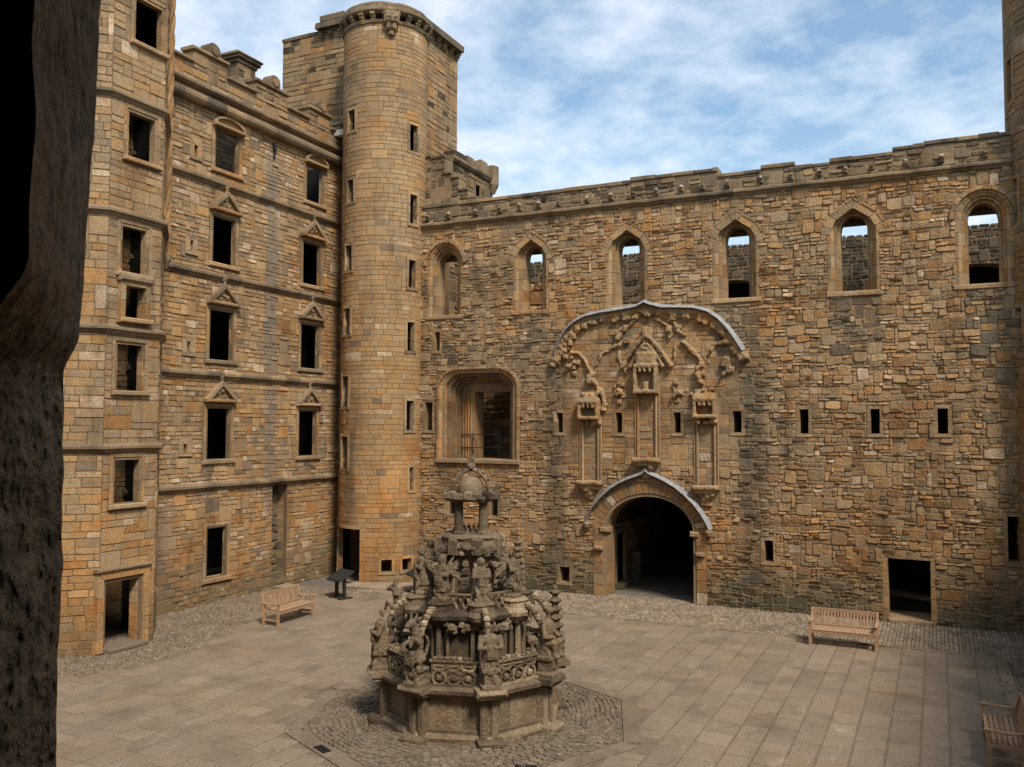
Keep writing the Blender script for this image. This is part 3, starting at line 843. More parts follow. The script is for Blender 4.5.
def pediment(parent, kind, a, b, d, r2, fin=True):
    f = MB(); o = .22; A, B = a-o, b+o; z = d+(.22 if kind == 'tri' else .08); mid = (a+b)/2; H = .62 if kind == 'tri' else .34
    f.box(A, B, z-.02, z+.1, -.1, .2, TD(r2), bev=.03)
    if kind == 'tri':
        for p, q in (((A, z+.1), (mid, z+.1+H)), ((mid, z+.1+H), (B, z+.1))):
            dx, dy = q[0]-p[0], q[1]-p[1]; L = math.hypot(dx, dy); nx, ny = dy/L*.12, -dx/L*.12
            f.prism([(p[0]+nx, p[1]+ny), (q[0]+nx, q[1]+ny), q, p], -.1, .2, TDg(r2))
        f.prism([(A+.12, z+.1), (B-.12, z+.1), (mid, z+H)], -.1, .06, TD(r2))
        for _ in range(9):
            t = r2.random(); x = mid+r2.uniform(-1, 1)*.3*(1-t); zz = z+.16+t*.3; s_ = r2.uniform(.03, .06)
            f.box(x-s_, x+s_, zz-s_, zz+s_, .0, r2.uniform(.1, .17), TDg(r2), bev=.02)
    else:
        pts = arc_pts(mid, z+.08, (B-A)/2, H, 8)
        for p, q in zip(pts, pts[1:]):
            f.prism([p, (p[0]+(mid-p[0])*.12, z+.08+(p[1]-z-.08)*.75), (q[0]+(mid-q[0])*.12, z+.08+(q[1]-z-.08)*.75), q], -.1, .18, TDp(r2))
        f.prism([(A+.05, z+.08), (B-.05, z+.08)] + [(mid+(x-mid)*.92, z+.08+(y-z-.08)*.9) for x, y in pts[::-1]][1:-1], -.1, .05, TDp(r2))
    pd = f.build('pediment', M['dress'], parent, map_north, .006)
    if kind == 'tri' and fin:
        g_ = MB(); zt = z+.1+H
        g_.box(mid-.05, mid+.05, zt-.03, zt+.12, -.02, .14, TDg(r2), bev=.02); g_.box(mid-.1, mid+.1, zt+.1, zt+.24, -.02, .16, TDg(r2), bev=.04)
        g_.box(mid-.04, mid+.04, zt+.22, zt+.36, -.01, .12, TDg(r2), bev=.02)
        g_.build('finial', M['dress'], pd, map_north, .01)
for i, (kind, a, b, c, d) in enumerate(NW):
    r2 = random.Random(410+i); f = MB()
    path = subdiv([(a, c), (a, d)], .5) + [(b, d)] + subdiv([(b, d), (b, c)], .5)[1:]
    ring(f, path, 0, .08, -.14, -.02, r2, TD, .004)
    ring(f, path, .07, .18, -.12, .02, r2, TD, .006)
    o = f.build('window_surround', M['dress'], north, map_north, .005)
    s = MB(); s.box(a-.26, b+.26, c-.17, c-.01, -.4, .1, TDp(r2), bev=.03); s.build('sill', M['dress'], o, map_north, .006)
    if kind != 'none': pediment(o, kind, a, b, d, r2, True)
for i, q in enumerate(NS): slit_frame(north, *q, map_north, random.Random(430+i), TDp, wd=.2, proud=.03)
r2 = random.Random(440)
for z in (14.3, 11.05, 7.62, 3.82):
    s = MB(); molding(s, [(0, -11), (0, .4)], [(d, z+h) for d, h in STRING], r2, .8, tone=TDg); s.build('string_course', M['grey'], north)
s = MB()
molding(s, [(0, -11), (0, .4)], [(-.05, 16.86)] + [(.16+.17*math.cos(a), 17.05+.19*math.sin(a)) for a in (-1.4, -.9, -.3, .3, .9, 1.4)] + [(-.05, 17.24)], r2, .9, tone=TDg)
molding(s, [(0, -11), (0, .4)], [(-.05, 17.42), (.1, 17.42), (.2, 17.5), (.2, 17.58), (-.05, 17.64)], r2, .8, tone=TDg)
s.build('cornice', M['grey'], north)
# parapet: merlons with round-headed crests
p_ = MB(); r2 = random.Random(450)
slab(p_, -17.5, .5, 17.25, 18.25, .5, [], 0)
mer = [(-16.6, -14.9), (-13.6, -11.9), (-10.9, -9.6), (-8.55, -6.95), (-5.5, -3.75), (-2.45, -1.05), (-.3, .6)]
masonry(p_, -17.5, .5, 17.6, 18.25, None, r2, .2, .28, .35, .8, .15, (.0, .04), .009, lambda u, v, r: (max(0, min(1, r.gauss(.5, .14))), .46*r.uniform(.75, 1.2), r.random()), .01, 1, cham=.25)
for (a, b) in mer:
    slab(p_, a, b, 18.23, 18.72, .45, [], 0)
    masonry(p_, a, b, 18.25, 18.72, None, r2, .2, .26, .35, .7, .15, (.0, .04), .009, lambda u, v, r: (max(0, min(1, r.gauss(.5, .14))), .46*r.uniform(.75, 1.2), r.random()), .01, 1, cham=.25)
    p_.box(a-.06, b+.06, 18.72, 18.84, -.5, .12, TDg(r2), 1, bev=.03)
edges = [-17.5] + [x for ab in mer for x in ab] + [.6]
for a, b in zip(edges[0::2], edges[1::2]):
    if b-a > .1: p_.box(a-.02, b+.02, 18.25, 18.37, -.55, .12, TDg(r2), 1, bev=.03)
po = p_.build('parapet', [M['mortar'], M['north']], north, map_north, .005)
for (a, b) in mer[2:-1]:
    f = MB(); mid = (a+b)/2+.1
    f.prism([(mid-.3, 18.83), (mid+.3, 18.83)] + arc_pts(mid, 18.95, .3, .3, 8, 0, 180), -.3, .1, TDg(r2))
    f.prism(arc_pts(mid, 18.98, .16, .16, 10, 0, 330), .1, .16, TDp(r2))
    f.build('crest', M['grey'], po, map_north, .008)
# chimney stack
ch = MB(); r2 = random.Random(460)
map_ch = map_plane((-1.0, -5.35), PI/2)
slab(ch, 0, .95, 17.5, 19.7, .95, [], 0)
masonry(ch, 0, .95, 18.4, 19.7, None, r2, .2, .28, .3, .6, .15, (.0, .03), .008, T_grey, .008, 1, cham=.1)
m2 = map_plane((-1.95, -5.35), 0)
chs = MB(); masonry(chs, 0, .95, 18.4, 19.7, None, r2, .2, .28, .3, .6, .15, (.0, .03), .008, T_grey, .008, 1, cham=.1)
ch.box(-.07, 1.02, 19.68, 19.82, -1.02, .07, TDg(r2), 1, bev=.03); ch.box(-.17, 1.12, 19.82, 19.95, -1.12, .17, TDg(r2), 1, bev=.05); ch.box(-.22, 1.17, 19.95, 20.03, -1.17, .22, TDg(r2), 1, bev=.03); ch.box(.0, .95, 20.03, 20.14, -.95, .0, TDg(r2), 1, bev=.04)
ob = ch.build('chimney_stack', [M['grey'], M['grey']], north, map_ch, .006)
chs.build('chimney_side', [M['grey'], M['grey']], ob, m2, .004)
# interior: rear wall, one high floor, end wall
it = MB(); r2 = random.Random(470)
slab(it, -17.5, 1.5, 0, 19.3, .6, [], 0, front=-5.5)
masonry(it, -12, 1.4, 14.0, 19.3, None, r2, .16, .26, .35, .8, .2, (-5.494, -5.484), .006, lambda u, v, r: (max(0, r.gauss(.35, .1)), .06*r.uniform(.6, 1.3), .5), .006, 1, base=-5.503, cham=.1)  # stone tone near black: room shade put into the colour
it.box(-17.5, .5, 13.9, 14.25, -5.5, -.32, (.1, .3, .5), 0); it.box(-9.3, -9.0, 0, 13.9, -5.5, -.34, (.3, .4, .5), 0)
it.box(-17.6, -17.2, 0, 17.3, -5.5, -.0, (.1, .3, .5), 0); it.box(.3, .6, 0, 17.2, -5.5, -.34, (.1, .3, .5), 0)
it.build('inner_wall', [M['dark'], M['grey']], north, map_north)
sp_ = MB(); sp_.box(-.75, -.45, 18.1, 18.32, 0, .5, (.5, .5, .5), bev=.05); sp_.build('waterspout', M['spot'], north, map_north, .01)
hp_ = MB(); hp_.box(-4.52, -4.38, 16.42, 16.7, 0, .14, (.5, .5, .5), bev=.04); hp_.box(-4.48, -4.42, 16.1, 16.45, .02, .08, (.5, .5, .5))
hp_.build('rainwater_head', M['iron'], north, map_north, .01)

# ================================================================= CORNER TOWER (round turret before a square tower)
rng = random.Random(31)
ct = thing('corner_tower', 'tall round stair turret with slit windows before a square tower where two ranges meet', 'tower', (2.14, -.15, 0))
TX, TY, TR = 2.14, -.15, 1.707
mt_ = map_cyl(TX, TY, TR)
A = lambda deg: rad(deg)*TR
TS = [(-114, -100.5, 17.77, 18.6), (-114.3, -101.5, 14.91, 15.78), (-117.5, -103, 12.18, 13.17), (-120, -105.5, 9.65, 10.68), (-123, -107.5, 6.79, 7.99), (-123, -107, 4.37, 5.62),
      (-21.9, -8, 16.98, 18.04), (-20.8, -8, 14.07, 15.23), (-22, -10, 11.51, 12.6), (-23.3, -11.5, 9.0, 10.13), (-23.6, -11.5, 5.88, 7.03), (-17.8, -10.5, 3.54, 4.43),
      (-55.8, -42, .45, .91), (-27.7, -13, .45, .9), (-143, -84, .02, 2.05)]
th = [dict(u0=A(a), u1=A(b), v0=c, v1=d) for a, b, c, d in TS]
w = MB()
cuts = [A(-180+5*i) for i in range(0, 60)]
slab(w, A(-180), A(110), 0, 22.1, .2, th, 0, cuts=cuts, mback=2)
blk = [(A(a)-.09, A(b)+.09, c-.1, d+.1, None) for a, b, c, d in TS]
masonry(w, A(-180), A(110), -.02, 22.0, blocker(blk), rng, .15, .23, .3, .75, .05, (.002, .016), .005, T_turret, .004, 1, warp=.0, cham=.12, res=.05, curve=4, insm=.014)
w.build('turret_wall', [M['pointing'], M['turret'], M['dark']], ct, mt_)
for i, (a, b, c, d) in enumerate(TS):
    slit_frame(ct, A(a), A(b), c, d, mt_, random.Random(500+i), TDp if i < 12 else TDo, wd=.11, proud=.035) if i < 14 else None
d_ = MB(); r2 = random.Random(520)
a, b, c, d = TS[-1]
ring(d_, subdiv([(A(a), c), (A(a), d)], .4) + subdiv([(A(a), d), (A(b), d)], .3)[1:] + subdiv([(A(b), d), (A(b), c)], .4)[1:], 0, .12, -.18, .03, r2, TDo)
d_.build('doorway', M['dress'], ct, mt_, .006)
# turret head: corbel table, band and parapet
hd = MB(); r2 = random.Random(530)
circ = lambda r_, n=40: [(TX+r_*math.cos(2*PI*i/n), TY+r_*math.sin(2*PI*i/n)) for i in range(n)]
molding(hd, circ(TR), [(-.2, 21.92), (.06, 21.95), (.1, 22.06), (-.2, 22.1)], r2, .5, True, TDg)
molding(hd, circ(TR), [(-.3, 22.36), (.15, 22.36), (.2, 22.42), (.2, 22.5), (.1, 22.56), (.06, 22.78), (-.3, 22.8)], r2, .5, True, TDg)
hd.lathe([(1.8, 22.3), (1.8, 22.7), (1.2, 22.74)], (TX, TY), 32, (.3, .4, .5))
ho = hd.build('turret_parapet', M['grey'], ct, None, .01)
def corbel_piece(x, y, z, ang, r2, big=1.0):
    f = MB(); mpp = map_plane((x, y), ang)
    for q in range(3):
        f.box(-.1*big, .1*big, z+.1*q*big, z+(.1*q+.12)*big, -.1, (.06+.055*q)*big, TDg(r2), bev=.03)
    return f.build('corbel', M['grey'], ct, mpp, .012)
for i in range(20):
    an = rad(-170+16*i) if i < 18 else None
    if an is None: continue
    corbel_piece(TX+TR*math.cos(an), TY+TR*math.sin(an), 22.04, an+PI/2, random.Random(540+i))
# carved mask in the middle of the corbel table
f = MB(); an = rad(-50); mpp = map_plane((TX+TR*math.cos(an), TY+TR*math.sin(an)), an+PI/2); r2 = random.Random(560)
f.box(-.3, .3, 21.85, 22.35, -.1, .34, TDg(r2), bev=.08); f.box(-.2, .2, 21.60, 21.90, -.1, .3, TDg(r2), bev=.08); f.box(-.06, .06, 21.85, 22.10, .2, .44, TDg(r2), bev=.03)
f.box(-.22, -.08, 22.05, 22.15, .3, .38, (.02, .2, .5), bev=.02); f.box(.08, .22, 22.05, 22.15, .3, .38, (.02, .2, .5), bev=.02); f.box(-.1, .1, 21.42, 21.62, -.1, .2, TDg(r2), bev=.05)
eroded(f, .03, tone=(.4, .5, .5)).build('carved_mask', M['grey'], ct, mpp, smooth=True)
# square tower body
sq = MB(); r2 = random.Random(570)
X0, X1, Y0, Y1, ZB, ZQ = -3.75, 2.85, .4, 4.6, 0.0, 23.2
mS = map_plane((X0, Y0), 0); mE = map_plane((X1, Y0), PI/2)
tq = lambda u, v, r: (max(0, min(1, r.gauss(.52, .1) if r.random() > .06 else .05)), .45*r.uniform(.8, 1.15), r.random())
slab(sq, 0, X1-X0, 0, ZQ, Y1-Y0, [], 0)
masonry(sq, 0, 4.6, 17.0, ZQ, None, r2, .17, .27, .3, .75, .1, (.002, .03), .006, tq, .006, 1, warp=.02, cham=.12, insm=.016)
so = sq.build('square_wall', [M['pointing'], M['turret']], ct, mS)
se = MB(); masonry(se, .6, Y1-Y0, 8.0, ZQ, blocker([(3.3, 3.55, 18.2, 18.6, None)]), r2, .17, .27, .3, .75, .1, (.002, .03), .006, tq, .006, 1, warp=.02, cham=.12, insm=.016)
se.build('square_wall', [M['pointing'], M['turret']], ct, mE)
qp = MB()
molding(qp, [(X0, Y0), (X1, Y0), (X1, Y1)], [(-.3, ZQ), (.06, ZQ), (.1, ZQ+.12), (-.3, ZQ+.14)], r2, .7, tone=TDg)
# broken parapet over the corbels: stands only next to the turret
qp.box(-1.75, 2.6, Y0-.3, Y0+.2, ZQ+.12, ZQ+.42, TDg(r2), bev=.05)
qp.box(-1.5, -.2, Y0-.3, Y0+.1, ZQ+.4, ZQ+.68, TDg(r2), bev=.05)
qp.build('square_parapet', M['grey'], ct, None, .01)
q2 = MB(); q2.box(X1-.3, X1+.34, Y0+1.0, Y1, ZQ-.1, ZQ+.22, TDg(r2), bev=.05); q2.build('square_parapet', M['grey'], ct, None, .015)
for i in range(5): corbel_piece(-1.6+i*.52, Y0, ZQ-.32, 0, random.Random(580+i))
for i in range(5): corbel_piece(X1, Y0+1.7+i*.6, ZQ-.42, PI/2, random.Random(590+i), 1.2)

# raked stub of an old roof beside the tower
rk = MB(); r2 = random.Random(600)
steps = [(2.9, 4.05, 17.05), (4.05, 4.7, 16.95), (4.7, 5.0, 16.25), (5.0, 5.35, 16.05), (5.35, 5.75, 15.5), (5.75, 6.15, 15.1), (6.15, 6.7, 14.85)]
for a, b, zt in steps:
    slab(rk, a, b, 14.1, zt, .6, [], 0)
    masonry(rk, a, b, 14.2, zt-.05, None, r2, .2, .3, .3, .7, .2, (.0, .04), .01, T_grey, .012, 1)
    rk.box(a-.03, b+.02, zt-.08, zt+.05, -.62, .07, T_grey(0, 0, r2), 1, bev=.03)
rk.build('raked_gable', [M['grey'], M['grey']], ct, lambda u, v, d: (u, .35-d, v), .008)

# cap house behind
cap = thing('cap_house', 'small battlemented cap house rising behind the hall parapet beside the round turret', 'tower', (3.3, 5.5, 0))
cp = MB(); r2 = random.Random(610); mC = map_plane((3.3, 3.2), PI/2)
slab(cp, 0, 4.1, 8, 17.75, 2.5, [dict(u0=2.35, u1=2.75, v0=16.1, v1=17.25)], 0)
masonry(cp, 0, 4.1, 9.0, 17.7, blocker([(2.2, 2.9, 16.0, 17.4, None)]), r2, .18, .3, .3, .7, .2, (.01, .06), .012, lambda u, v, r: (max(0, r.gauss(.42, .14)), .42*r.uniform(.7, 1.2), .5), .012, 1, warp=.04)
ring(cp, [(2.35, 16.1), (2.35, 17.25), (2.75, 17.25), (2.75, 16.1)], 0, .14, -.3, .05, r2, TDp, m=1)
cp.build('wall', [M['mortar'], M['grey']], cap, mC)
cq = MB(); molding(cq, [(3.3, 3.2), (3.3, 7.3), (.8, 7.3)], [(-.1, 17.7), (.1, 17.72), (.2, 17.85), (.2, 17.95), (-.1, 18.0)], r2, .6, tone=TDg)
for a, b, h_ in ((3.4, 4.3, .18), (4.55, 5.2, .25), (5.35, 5.9, .2), (5.9, 6.5, .42), (6.5, 7.36, .3)): cq.box(2.85, 3.44, a, b, 17.95, 18.1+h_, T_grey(0, 0, r2), bev=.05)
cq.lathe([(.16, 17.2), (.28, 17.5), (.32, 17.6), (.32, 18.45), (.3, 18.5)], (3.34, 7.22), 10, TDg(r2))
cq.build('battlement', M['grey'], cap, None, .015)

# ================================================================= OCTAGONAL STAIR TOWER
oc = thing('octagonal_stair_tower', 'octagonal stair tower with stacked square windows projecting from the left range', 'tower', (.28, -12.85, 0))
OS = 1.8; OA = OS/2*(1+math.sqrt(2)); OCX, OCY = 2.45-OA, -12.85
OR_ = OA/math.cos(rad(22.5))
OP = [(OCX+OR_*math.cos(rad(22.5+45*k)), OCY+OR_*math.sin(rad(22.5+45*k))) for k in range(8)]
# face k runs from OP[k-1] to OP[k], normal at 45*k degrees ; k=0 is +x, k=7 is (+x,-y), k=1 (+x,+y)
OW = [(.70, 1.66, 16.75, 18.02), (.55, 1.5, 13.44, 14.72), (.43, 1.28, 10.23, 11.5), (.48, 1.2, 8.97, 9.86), (.36, 1.24, 6.98, 8.26), (.36, 1.22, 3.91, 5.1)]
OD = (.2, 1.3, .12, 1.83)
r2 = random.Random(620)
zt = 24.0
for kf in (7, 0, 1, 2, 6, 3, 4, 5):
    a = OP[(kf-1) % 8]; b = OP[kf % 8]; ang = math.atan2(b[1]-a[1], b[0]-a[0]); mpf = map_plane(a, ang)
    f = MB(); hs = []; bl = []
    if kf in (3, 4, 5):
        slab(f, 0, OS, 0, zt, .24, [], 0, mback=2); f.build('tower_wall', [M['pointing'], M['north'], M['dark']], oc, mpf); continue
    if kf == 0:
        hs = [dict(u0=p, u1=q, v0=s_, v1=t_) for p, q, s_, t_ in OW] + [dict(u0=OD[0], u1=OD[1], v0=OD[2], v1=OD[3])]
        bl = [(p-.14, q+.14, s_-.12, t_+.14, None) for p, q, s_, t_ in OW] + [(OD[0]-.3, OD[1]+.3, 0, OD[3]+.3, None)]
    slab(f, 0, OS, 0, zt, .24, hs, 0, mback=2)
    masonry(f, 0, OS, -.02, zt, blocker(bl) if bl else None, r2, .17, .27, .25, .75, .12, (.002, .022), .006, T_oct, .007, 1, cham=.08, insm=.014)
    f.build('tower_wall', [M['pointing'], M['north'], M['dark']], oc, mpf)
mp0 = map_plane(OP[7], PI/2)
for i, (p, q, s_, t_) in enumerate(OW):
    f = MB(); rr = random.Random(630+i)
    path = subdiv([(p, s_), (p, t_)], .5) + [(q, t_)] + subdiv([(q, t_), (q, s_)], .5)[1:]
    if i == 3:
        ring(f, path, -.02, .14, -.2, .14, rr, TD, .004); f.box(p-.2, q+.2, t_+.1, t_+.28, -.1, .22, TDg(rr), bev=.04)
    else:
        ring(f, path, -.02, .08, -.2, .0, rr, TD, .004); ring(f, path, .06, .16, -.2, .03, rr, TD, .005)
    o = f.build('window_surround', M['dress'], oc, mp0, .005)
    s = MB(); s.box(p-.2, q+.2, s_-.15, s_-.01, -.4, .12 if i != 3 else .24, TDp(rr), bev=.03); s.build('sill', M['dress'], o, mp0, .005)
f = MB(); rr = random.Random(640)
path = subdiv([(OD[0], .02), (OD[0], OD[3])], .4) + [(OD[1], OD[3])] + subdiv([(OD[1], OD[3]), (OD[1], .02)], .4)[1:]
ring(f, path, -.02, .12, -.35, -.04, rr, TDo, .004); ring(f, path, .1, .3, -.25, .06, rr, TDo, .006)
f.box(OD[0]-.34, OD[1]+.34, OD[3]+.3, OD[3]+.4, -.1, .13, TDg(rr), bev=.03)
do = f.build('doorway', M['dress'], oc, mp0, .006)
f = MB(); f.box(OD[0]-.1, OD[1]+.1, .0, .13, -.5, .3, TDp(rr), bev=.03); f.build('step', M['flag'], do, mp0, .006)
opath = [OP[5], OP[6], OP[7], OP[0], OP[1], OP[2]]
for z in (14.92, 11.78-.1, 8.5, 5.3, 20.2):
    s = MB(); molding(s, opath, [(d*.9, z+h*.85) for d, h in STRING], rr, .9, tone=TDg); s.build('string_course', M['grey'], oc)
s = MB()
s.add([(x, y, zt) for x, y in OP], [tuple(range(8))], (.3, .4, .5)); s.build('roof', M['mortar'], oc)
# angle shaft climbing the inner corner
s = MB(); ax = Vector((OP[1][0]-.02, OP[1][1]+.1))
for st in range(3):
    pts = [(ax.x+.055*math.cos(3.2*z+st*2.094), ax.y+.055*math.sin(3.2*z+st*2.094), z) for z in [11.2+.12*q for q in range(107)]]
    s.tube(pts, .075, 6, TDo(rr))
s.lathe([(.02, 10.8), (.16, 11.1), (.17, 11.25), (.1, 11.3)], (ax.x, ax.y), 8, TDg(rr))
s.build('corner_shaft', M['dress'], oc, None, .006)
# inside: a newel and back wall, near black to stand for shade
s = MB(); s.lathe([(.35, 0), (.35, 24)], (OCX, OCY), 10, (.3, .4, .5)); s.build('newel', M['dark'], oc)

# ================================================================= RIGHT ROUND TURRET
rt = thing('round_turret', 'round stair turret and taller block cut off by the right edge of the picture', 'tower', (26.3, .45, 0))
mR = map_cyl(26.3, .45, 1.75)
w = MB(); rr = random.Random(650)
RS = [(-171, -158, 12.1, 13.5), (-176, -163, 15.9, 17.2), (-168, -156, 8.4, 9.6)]
slab(w, A(-235), A(10), 0, 24, .45, [dict(u0=A(a), u1=A(b), v0=c, v1=d) for a, b, c, d in RS], 0, cuts=[A(-235+5*i) for i in range(49)])
masonry(w, A(-235), A(-30), -.02, 24, blocker([(A(a)-.09, A(b)+.09, c-.1, d+.1, None) for a, b, c, d in RS]), rr, .16, .25, .3, .75, .06, (.004, .035), .009, lambda u, v, r: (lambda t: (t[0], t[1]*.8, t[2]))(T_turret(u, v, r)), .007, 1, cham=.15, curve=4)
w.build('turret_wall', [M['mortar'], M['turret']], rt, mR)
for i, q in enumerate(RS): slit_frame(rt, A(q[0]), A(q[1]), q[2], q[3], mR, random.Random(660+i), TD, wd=.11, proud=.035)
w = MB(); slab(w, 0, 4, 13, 26, 1.2, [], 0); masonry(w, 0, 4, 14.2, 26, None, rr, .17, .27, .3, .75, .1, (.004, .045), .01, T_grey, .01, 1)
w.build('square_wall', [M['mortar'], M['grey']], rt, map_plane((24.55, .45), 0))

# ================================================================= RANGES BEHIND THE VIEWER (out of frame, they shade the court)
def plain_range(name, label, mpf, L, Ht, holes):
    w = MB(); slab(w, 0, L, 0, Ht, 1.0, holes, 0)
    rr = random.Random(len(label))
    masonry(w, 0, L, 0, Ht, blocker([(h['u0']-.1, h['u1']+.1, h['v0']-.1, h['v1']+.1, None) for h in holes]), rr, .3, .45, .6, 1.3, .1, (.01, .05), .014, T_hall, .012, 1)
    return tag(w.build(name, [M['mortar'], M['hall']], None, mpf), label, 'building')
plain_range('south_range', 'plain stone range closing the right side of the court beyond the picture', map_plane((28.2, 0), -PI/2), 30, 9.5,
            [dict(u0=4+5*i, u1=5.2+5*i, v0=6, v1=8) for i in range(5)])

# ================================================================= VIEWING WINDOW round the camera
CAM = Vector((22.44, -30.36, 6.0))
vw = MB(); rr = random.Random(700)
cx, cy, cz = CAM
def edge_x(z):
    zz = z-cz
    for za, xa, zb, xb in ((-2.0, -1.385, -.25, -1.372), (-.25, -1.372, .1, -1.38), (.1, -1.38, .15, -1.345), (.15, -1.345, .3, -1.335), (.3, -1.335, .55, -1.318), (.55, -1.318, 2.0, -1.28)):
        if za <= zz <= zb: return xa+(xb-xa)*(zz-za)/(zb-za)
    return -1.35
nz_, rowsV = 460, []
for j in range(nz_+1):
    z = cz-1.6+3.2*j/nz_
    ex = edge_x(z)
    tl_ = max(0, min(1, (z-cz-.06)/.16)); tl_ = tl_*tl_*(3-2*tl_)
    inner = -1.2+.16*tl_+.008*noise.noise(Vector((z*2.3, 0, 4)))+.009*noise.noise(Vector((z*9, 3, 4)))
    ex += .006*noise.noise(Vector((z*6, 1, 2)))+.005*noise.noise(Vector((z*19, 1, 2)))
    plan = [(-3.2, .743)] + [(-3.2+(inner+3.2)*t, .743) for t in (.6, .8, .88, .94, .98)] + [(inner+(ex-inner)*t, .743+(1.062-.743)*t) for t in [i/44 for i in range(45)]] + [(ex-.1, 1.09), (ex-.6, 1.2), (-3.2, 1.3)]
    row = []
    for i, (x, y) in enumerate(plan):
        p = Vector((x, y, z-cz))
        nn = noise.noise(p*3.1)*.008 + noise.noise(p*9)*.012 + (noise.noise(p*21)*.012 + noise.noise(p*48)*.009 + noise.noise(p*95)*.005)*(1.25-.5*tl_)
        jn = abs(((z-cz-.06)*1.55) % 1.0-.0)
        crack = -.008 if jn < .035 else 0
        if i in (0, len(plan)-1): nn = crack = 0
        row.append((cx+x+(nn+crack)*.75, cy+y-(nn+crack)*.6, z))
    rowsV.append(row)
n = len(rowsV[0])
vs = [p for r_ in rowsV for p in r_]
fs = [(j*n+i, j*n+i+1, (j+1)*n+i+1, (j+1)*n+i) for j in range(nz_) for i in range(n-1)]
vw.add(vs, fs, (.42, .42, .5), 1)
def rb(x0, x1, y0, y1, z0, z1): vw.box(cx+x0, cx+x1, cy+y0, cy+y1, cz+z0, cz+z1, (.2, .3, .5), 0)
rb(-3.2, 3.2, .74, 1.3, -6, -1.0); rb(-3.2, 3.2, .74, 1.3, 1.05, 7.5); rb(.75, 3.2, .743, 1.301, -1.02, 1.06)
rb(-3.2, -3.0, -3, .74, -1.6, 2.6); rb(3.0, 3.2, -3, .74, -1.6, 2.6); rb(-3.2, 3.2, -3.2, -3.0, -1.6, 2.6); rb(-3.2, 3.2, -3, .74, -1.8, -1.6); rb(-3.2, 3.2, -3, .74, 2.6, 2.8)
vo = vw.build('window_jamb', [M['dark'], stone_mat('jamb_stone', gain=1.35, soot=.6, blotch=.8, bump=1.0, grain=1.8, pal=[(0.0, (.05, .03, .016)), (.4, (.2, .125, .065)), (.7, (.33, .22, .12)), (1.0, (.45, .34, .2))])], None, None)
tag(vo, 'dark rough stone window jamb close to the viewer at the left edge', 'window jamb')
for px in ((-40, cx-3.2), (cx+3.2, 28)):
    w = MB(); w.box(px[0], px[1], cy+.74, cy+1.3, 0, 13.5, (.5, .45, .5)); 
    tag(w.build('west_range', M['hall']), 'plain stone wall of the range the viewer stands in, out of the picture', 'building', 'walls beside the viewer')

# ================================================================= GROUND
def ground_quad(name, x0, x1, y0, y1, z, mat, kind):
    b = MB(); b.add([(x0, y0, z), (x1, y0, z), (x1, y1, z), (x0, y1, z)], [(0, 1, 2, 3)]); o = b.build(name, mat); tag(o, kind=kind); return o
ground_quad('ground', -1500, 1500, -1500, 1500, -.03, M['dirt'], 'structure')
FC = (13.5, -13.7)
OCT = [(FC[0]+3.62*math.cos(rad(-3+45*k)), FC[1]+3.62*math.sin(rad(-3+45*k))) for k in range(8)]
def in_oct(x, y, R):
    for k in range(8):
        an = rad(-3+45*k+22.5)
        if (x-FC[0])*math.cos(an)+(y-FC[1])*math.sin(an) > R*math.cos(rad(22.5)): return False
    return True
PAV = [(3.3, -28), (3.42, -15.66), (4.2, -14.3), (4.35, -13.3), (4.3, -12.04), (3.75, -10.6), (3.36, -9.5), (2.75, -8.2), (2.53, -7.2), (2.75, -5.2), (3.1, -3.6), (4.2, -3.4), (5.6, -3.5), (11.44, -3.5), (23.62, -3.62), (23.72, -28)]
def in_poly(x, y, P):
    c = False; j = len(P)-1
    for i in range(len(P)):
        if (P[i][1] > y) != (P[j][1] > y) and x < (P[j][0]-P[i][0])*(y-P[i][1])/(P[j][1]-P[i][1])+P[i][0]: c = not c
        j = i
    return c
map_g = lambda u, v, d: (-v, u, d)          # u along y, v along -x
rr = random.Random(800)
pv = MB()
def T_flag(u, v, r): return (max(0, min(1, r.gauss(.52, .07))), .5*r.uniform(.93, 1.07), r.random())
masonry(pv, -27.5, -3.4, -23.8, -2.4, lambda u, v: (not in_poly(-v, u, PAV)) or in_oct(-v, u, 3.9), rr, .5, .66, .5, 1.05, 0, (-.003, .003), .0035, T_flag, .005, 0, base=-.02, cham=0, res=.1)
pv.add([(y, -x, -.008) for x, y in PAV], [tuple(range(len(PAV)))], (.36, .42, .5))
tag(pv.build('paving', M['flag'], None, map_g), kind='structure')
cb = MB()
def T_cob(u, v, r): return (max(0, min(1, r.gauss(.5, .11))), .47*r.uniform(.8, 1.15), r.random())
def margin(u, v): return in_poly(-v, u, PAV)
masonry(cb, -17.5, -3.2, -6.0, .0, lambda u, v: margin(u, v), rr, .07, .11, .06, .14, 0, (-.005, .018), .006, T_cob, .010, 0, base=-.03, cham=.25, res=.025)
masonry(cb, -4.0, .5, -24.2, -3.0, lambda u, v: margin(u, v) or (u > .02 and not (-GC-GW < v < -GC+GW)), rr, .08, .13, .07, .18, 0, (-.004, .006), .005, lambda u, v, r: (max(0, min(1, r.gauss(.62, .16))), .5*r.uniform(.8, 1.2), r.random()), .012, 0, base=-.035, cham=.3, res=.03)
masonry(cb, -16, -.0, -27.6, -23.6, lambda u, v: margin(u, v) or (u > -3.5 and v > -24.2), rr, .11, .16, .1, .25, 0, (-.006, .014), .008, lambda u, v, r: (max(0, min(1, r.gauss(.35, .14))), .45*r.uniform(.75, 1.2), r.random()), .012, 0, base=-.035, cham=.3, res=.04)
tag(cb.build('cobble_margin', M['cobble'], None, map_g), kind='structure')
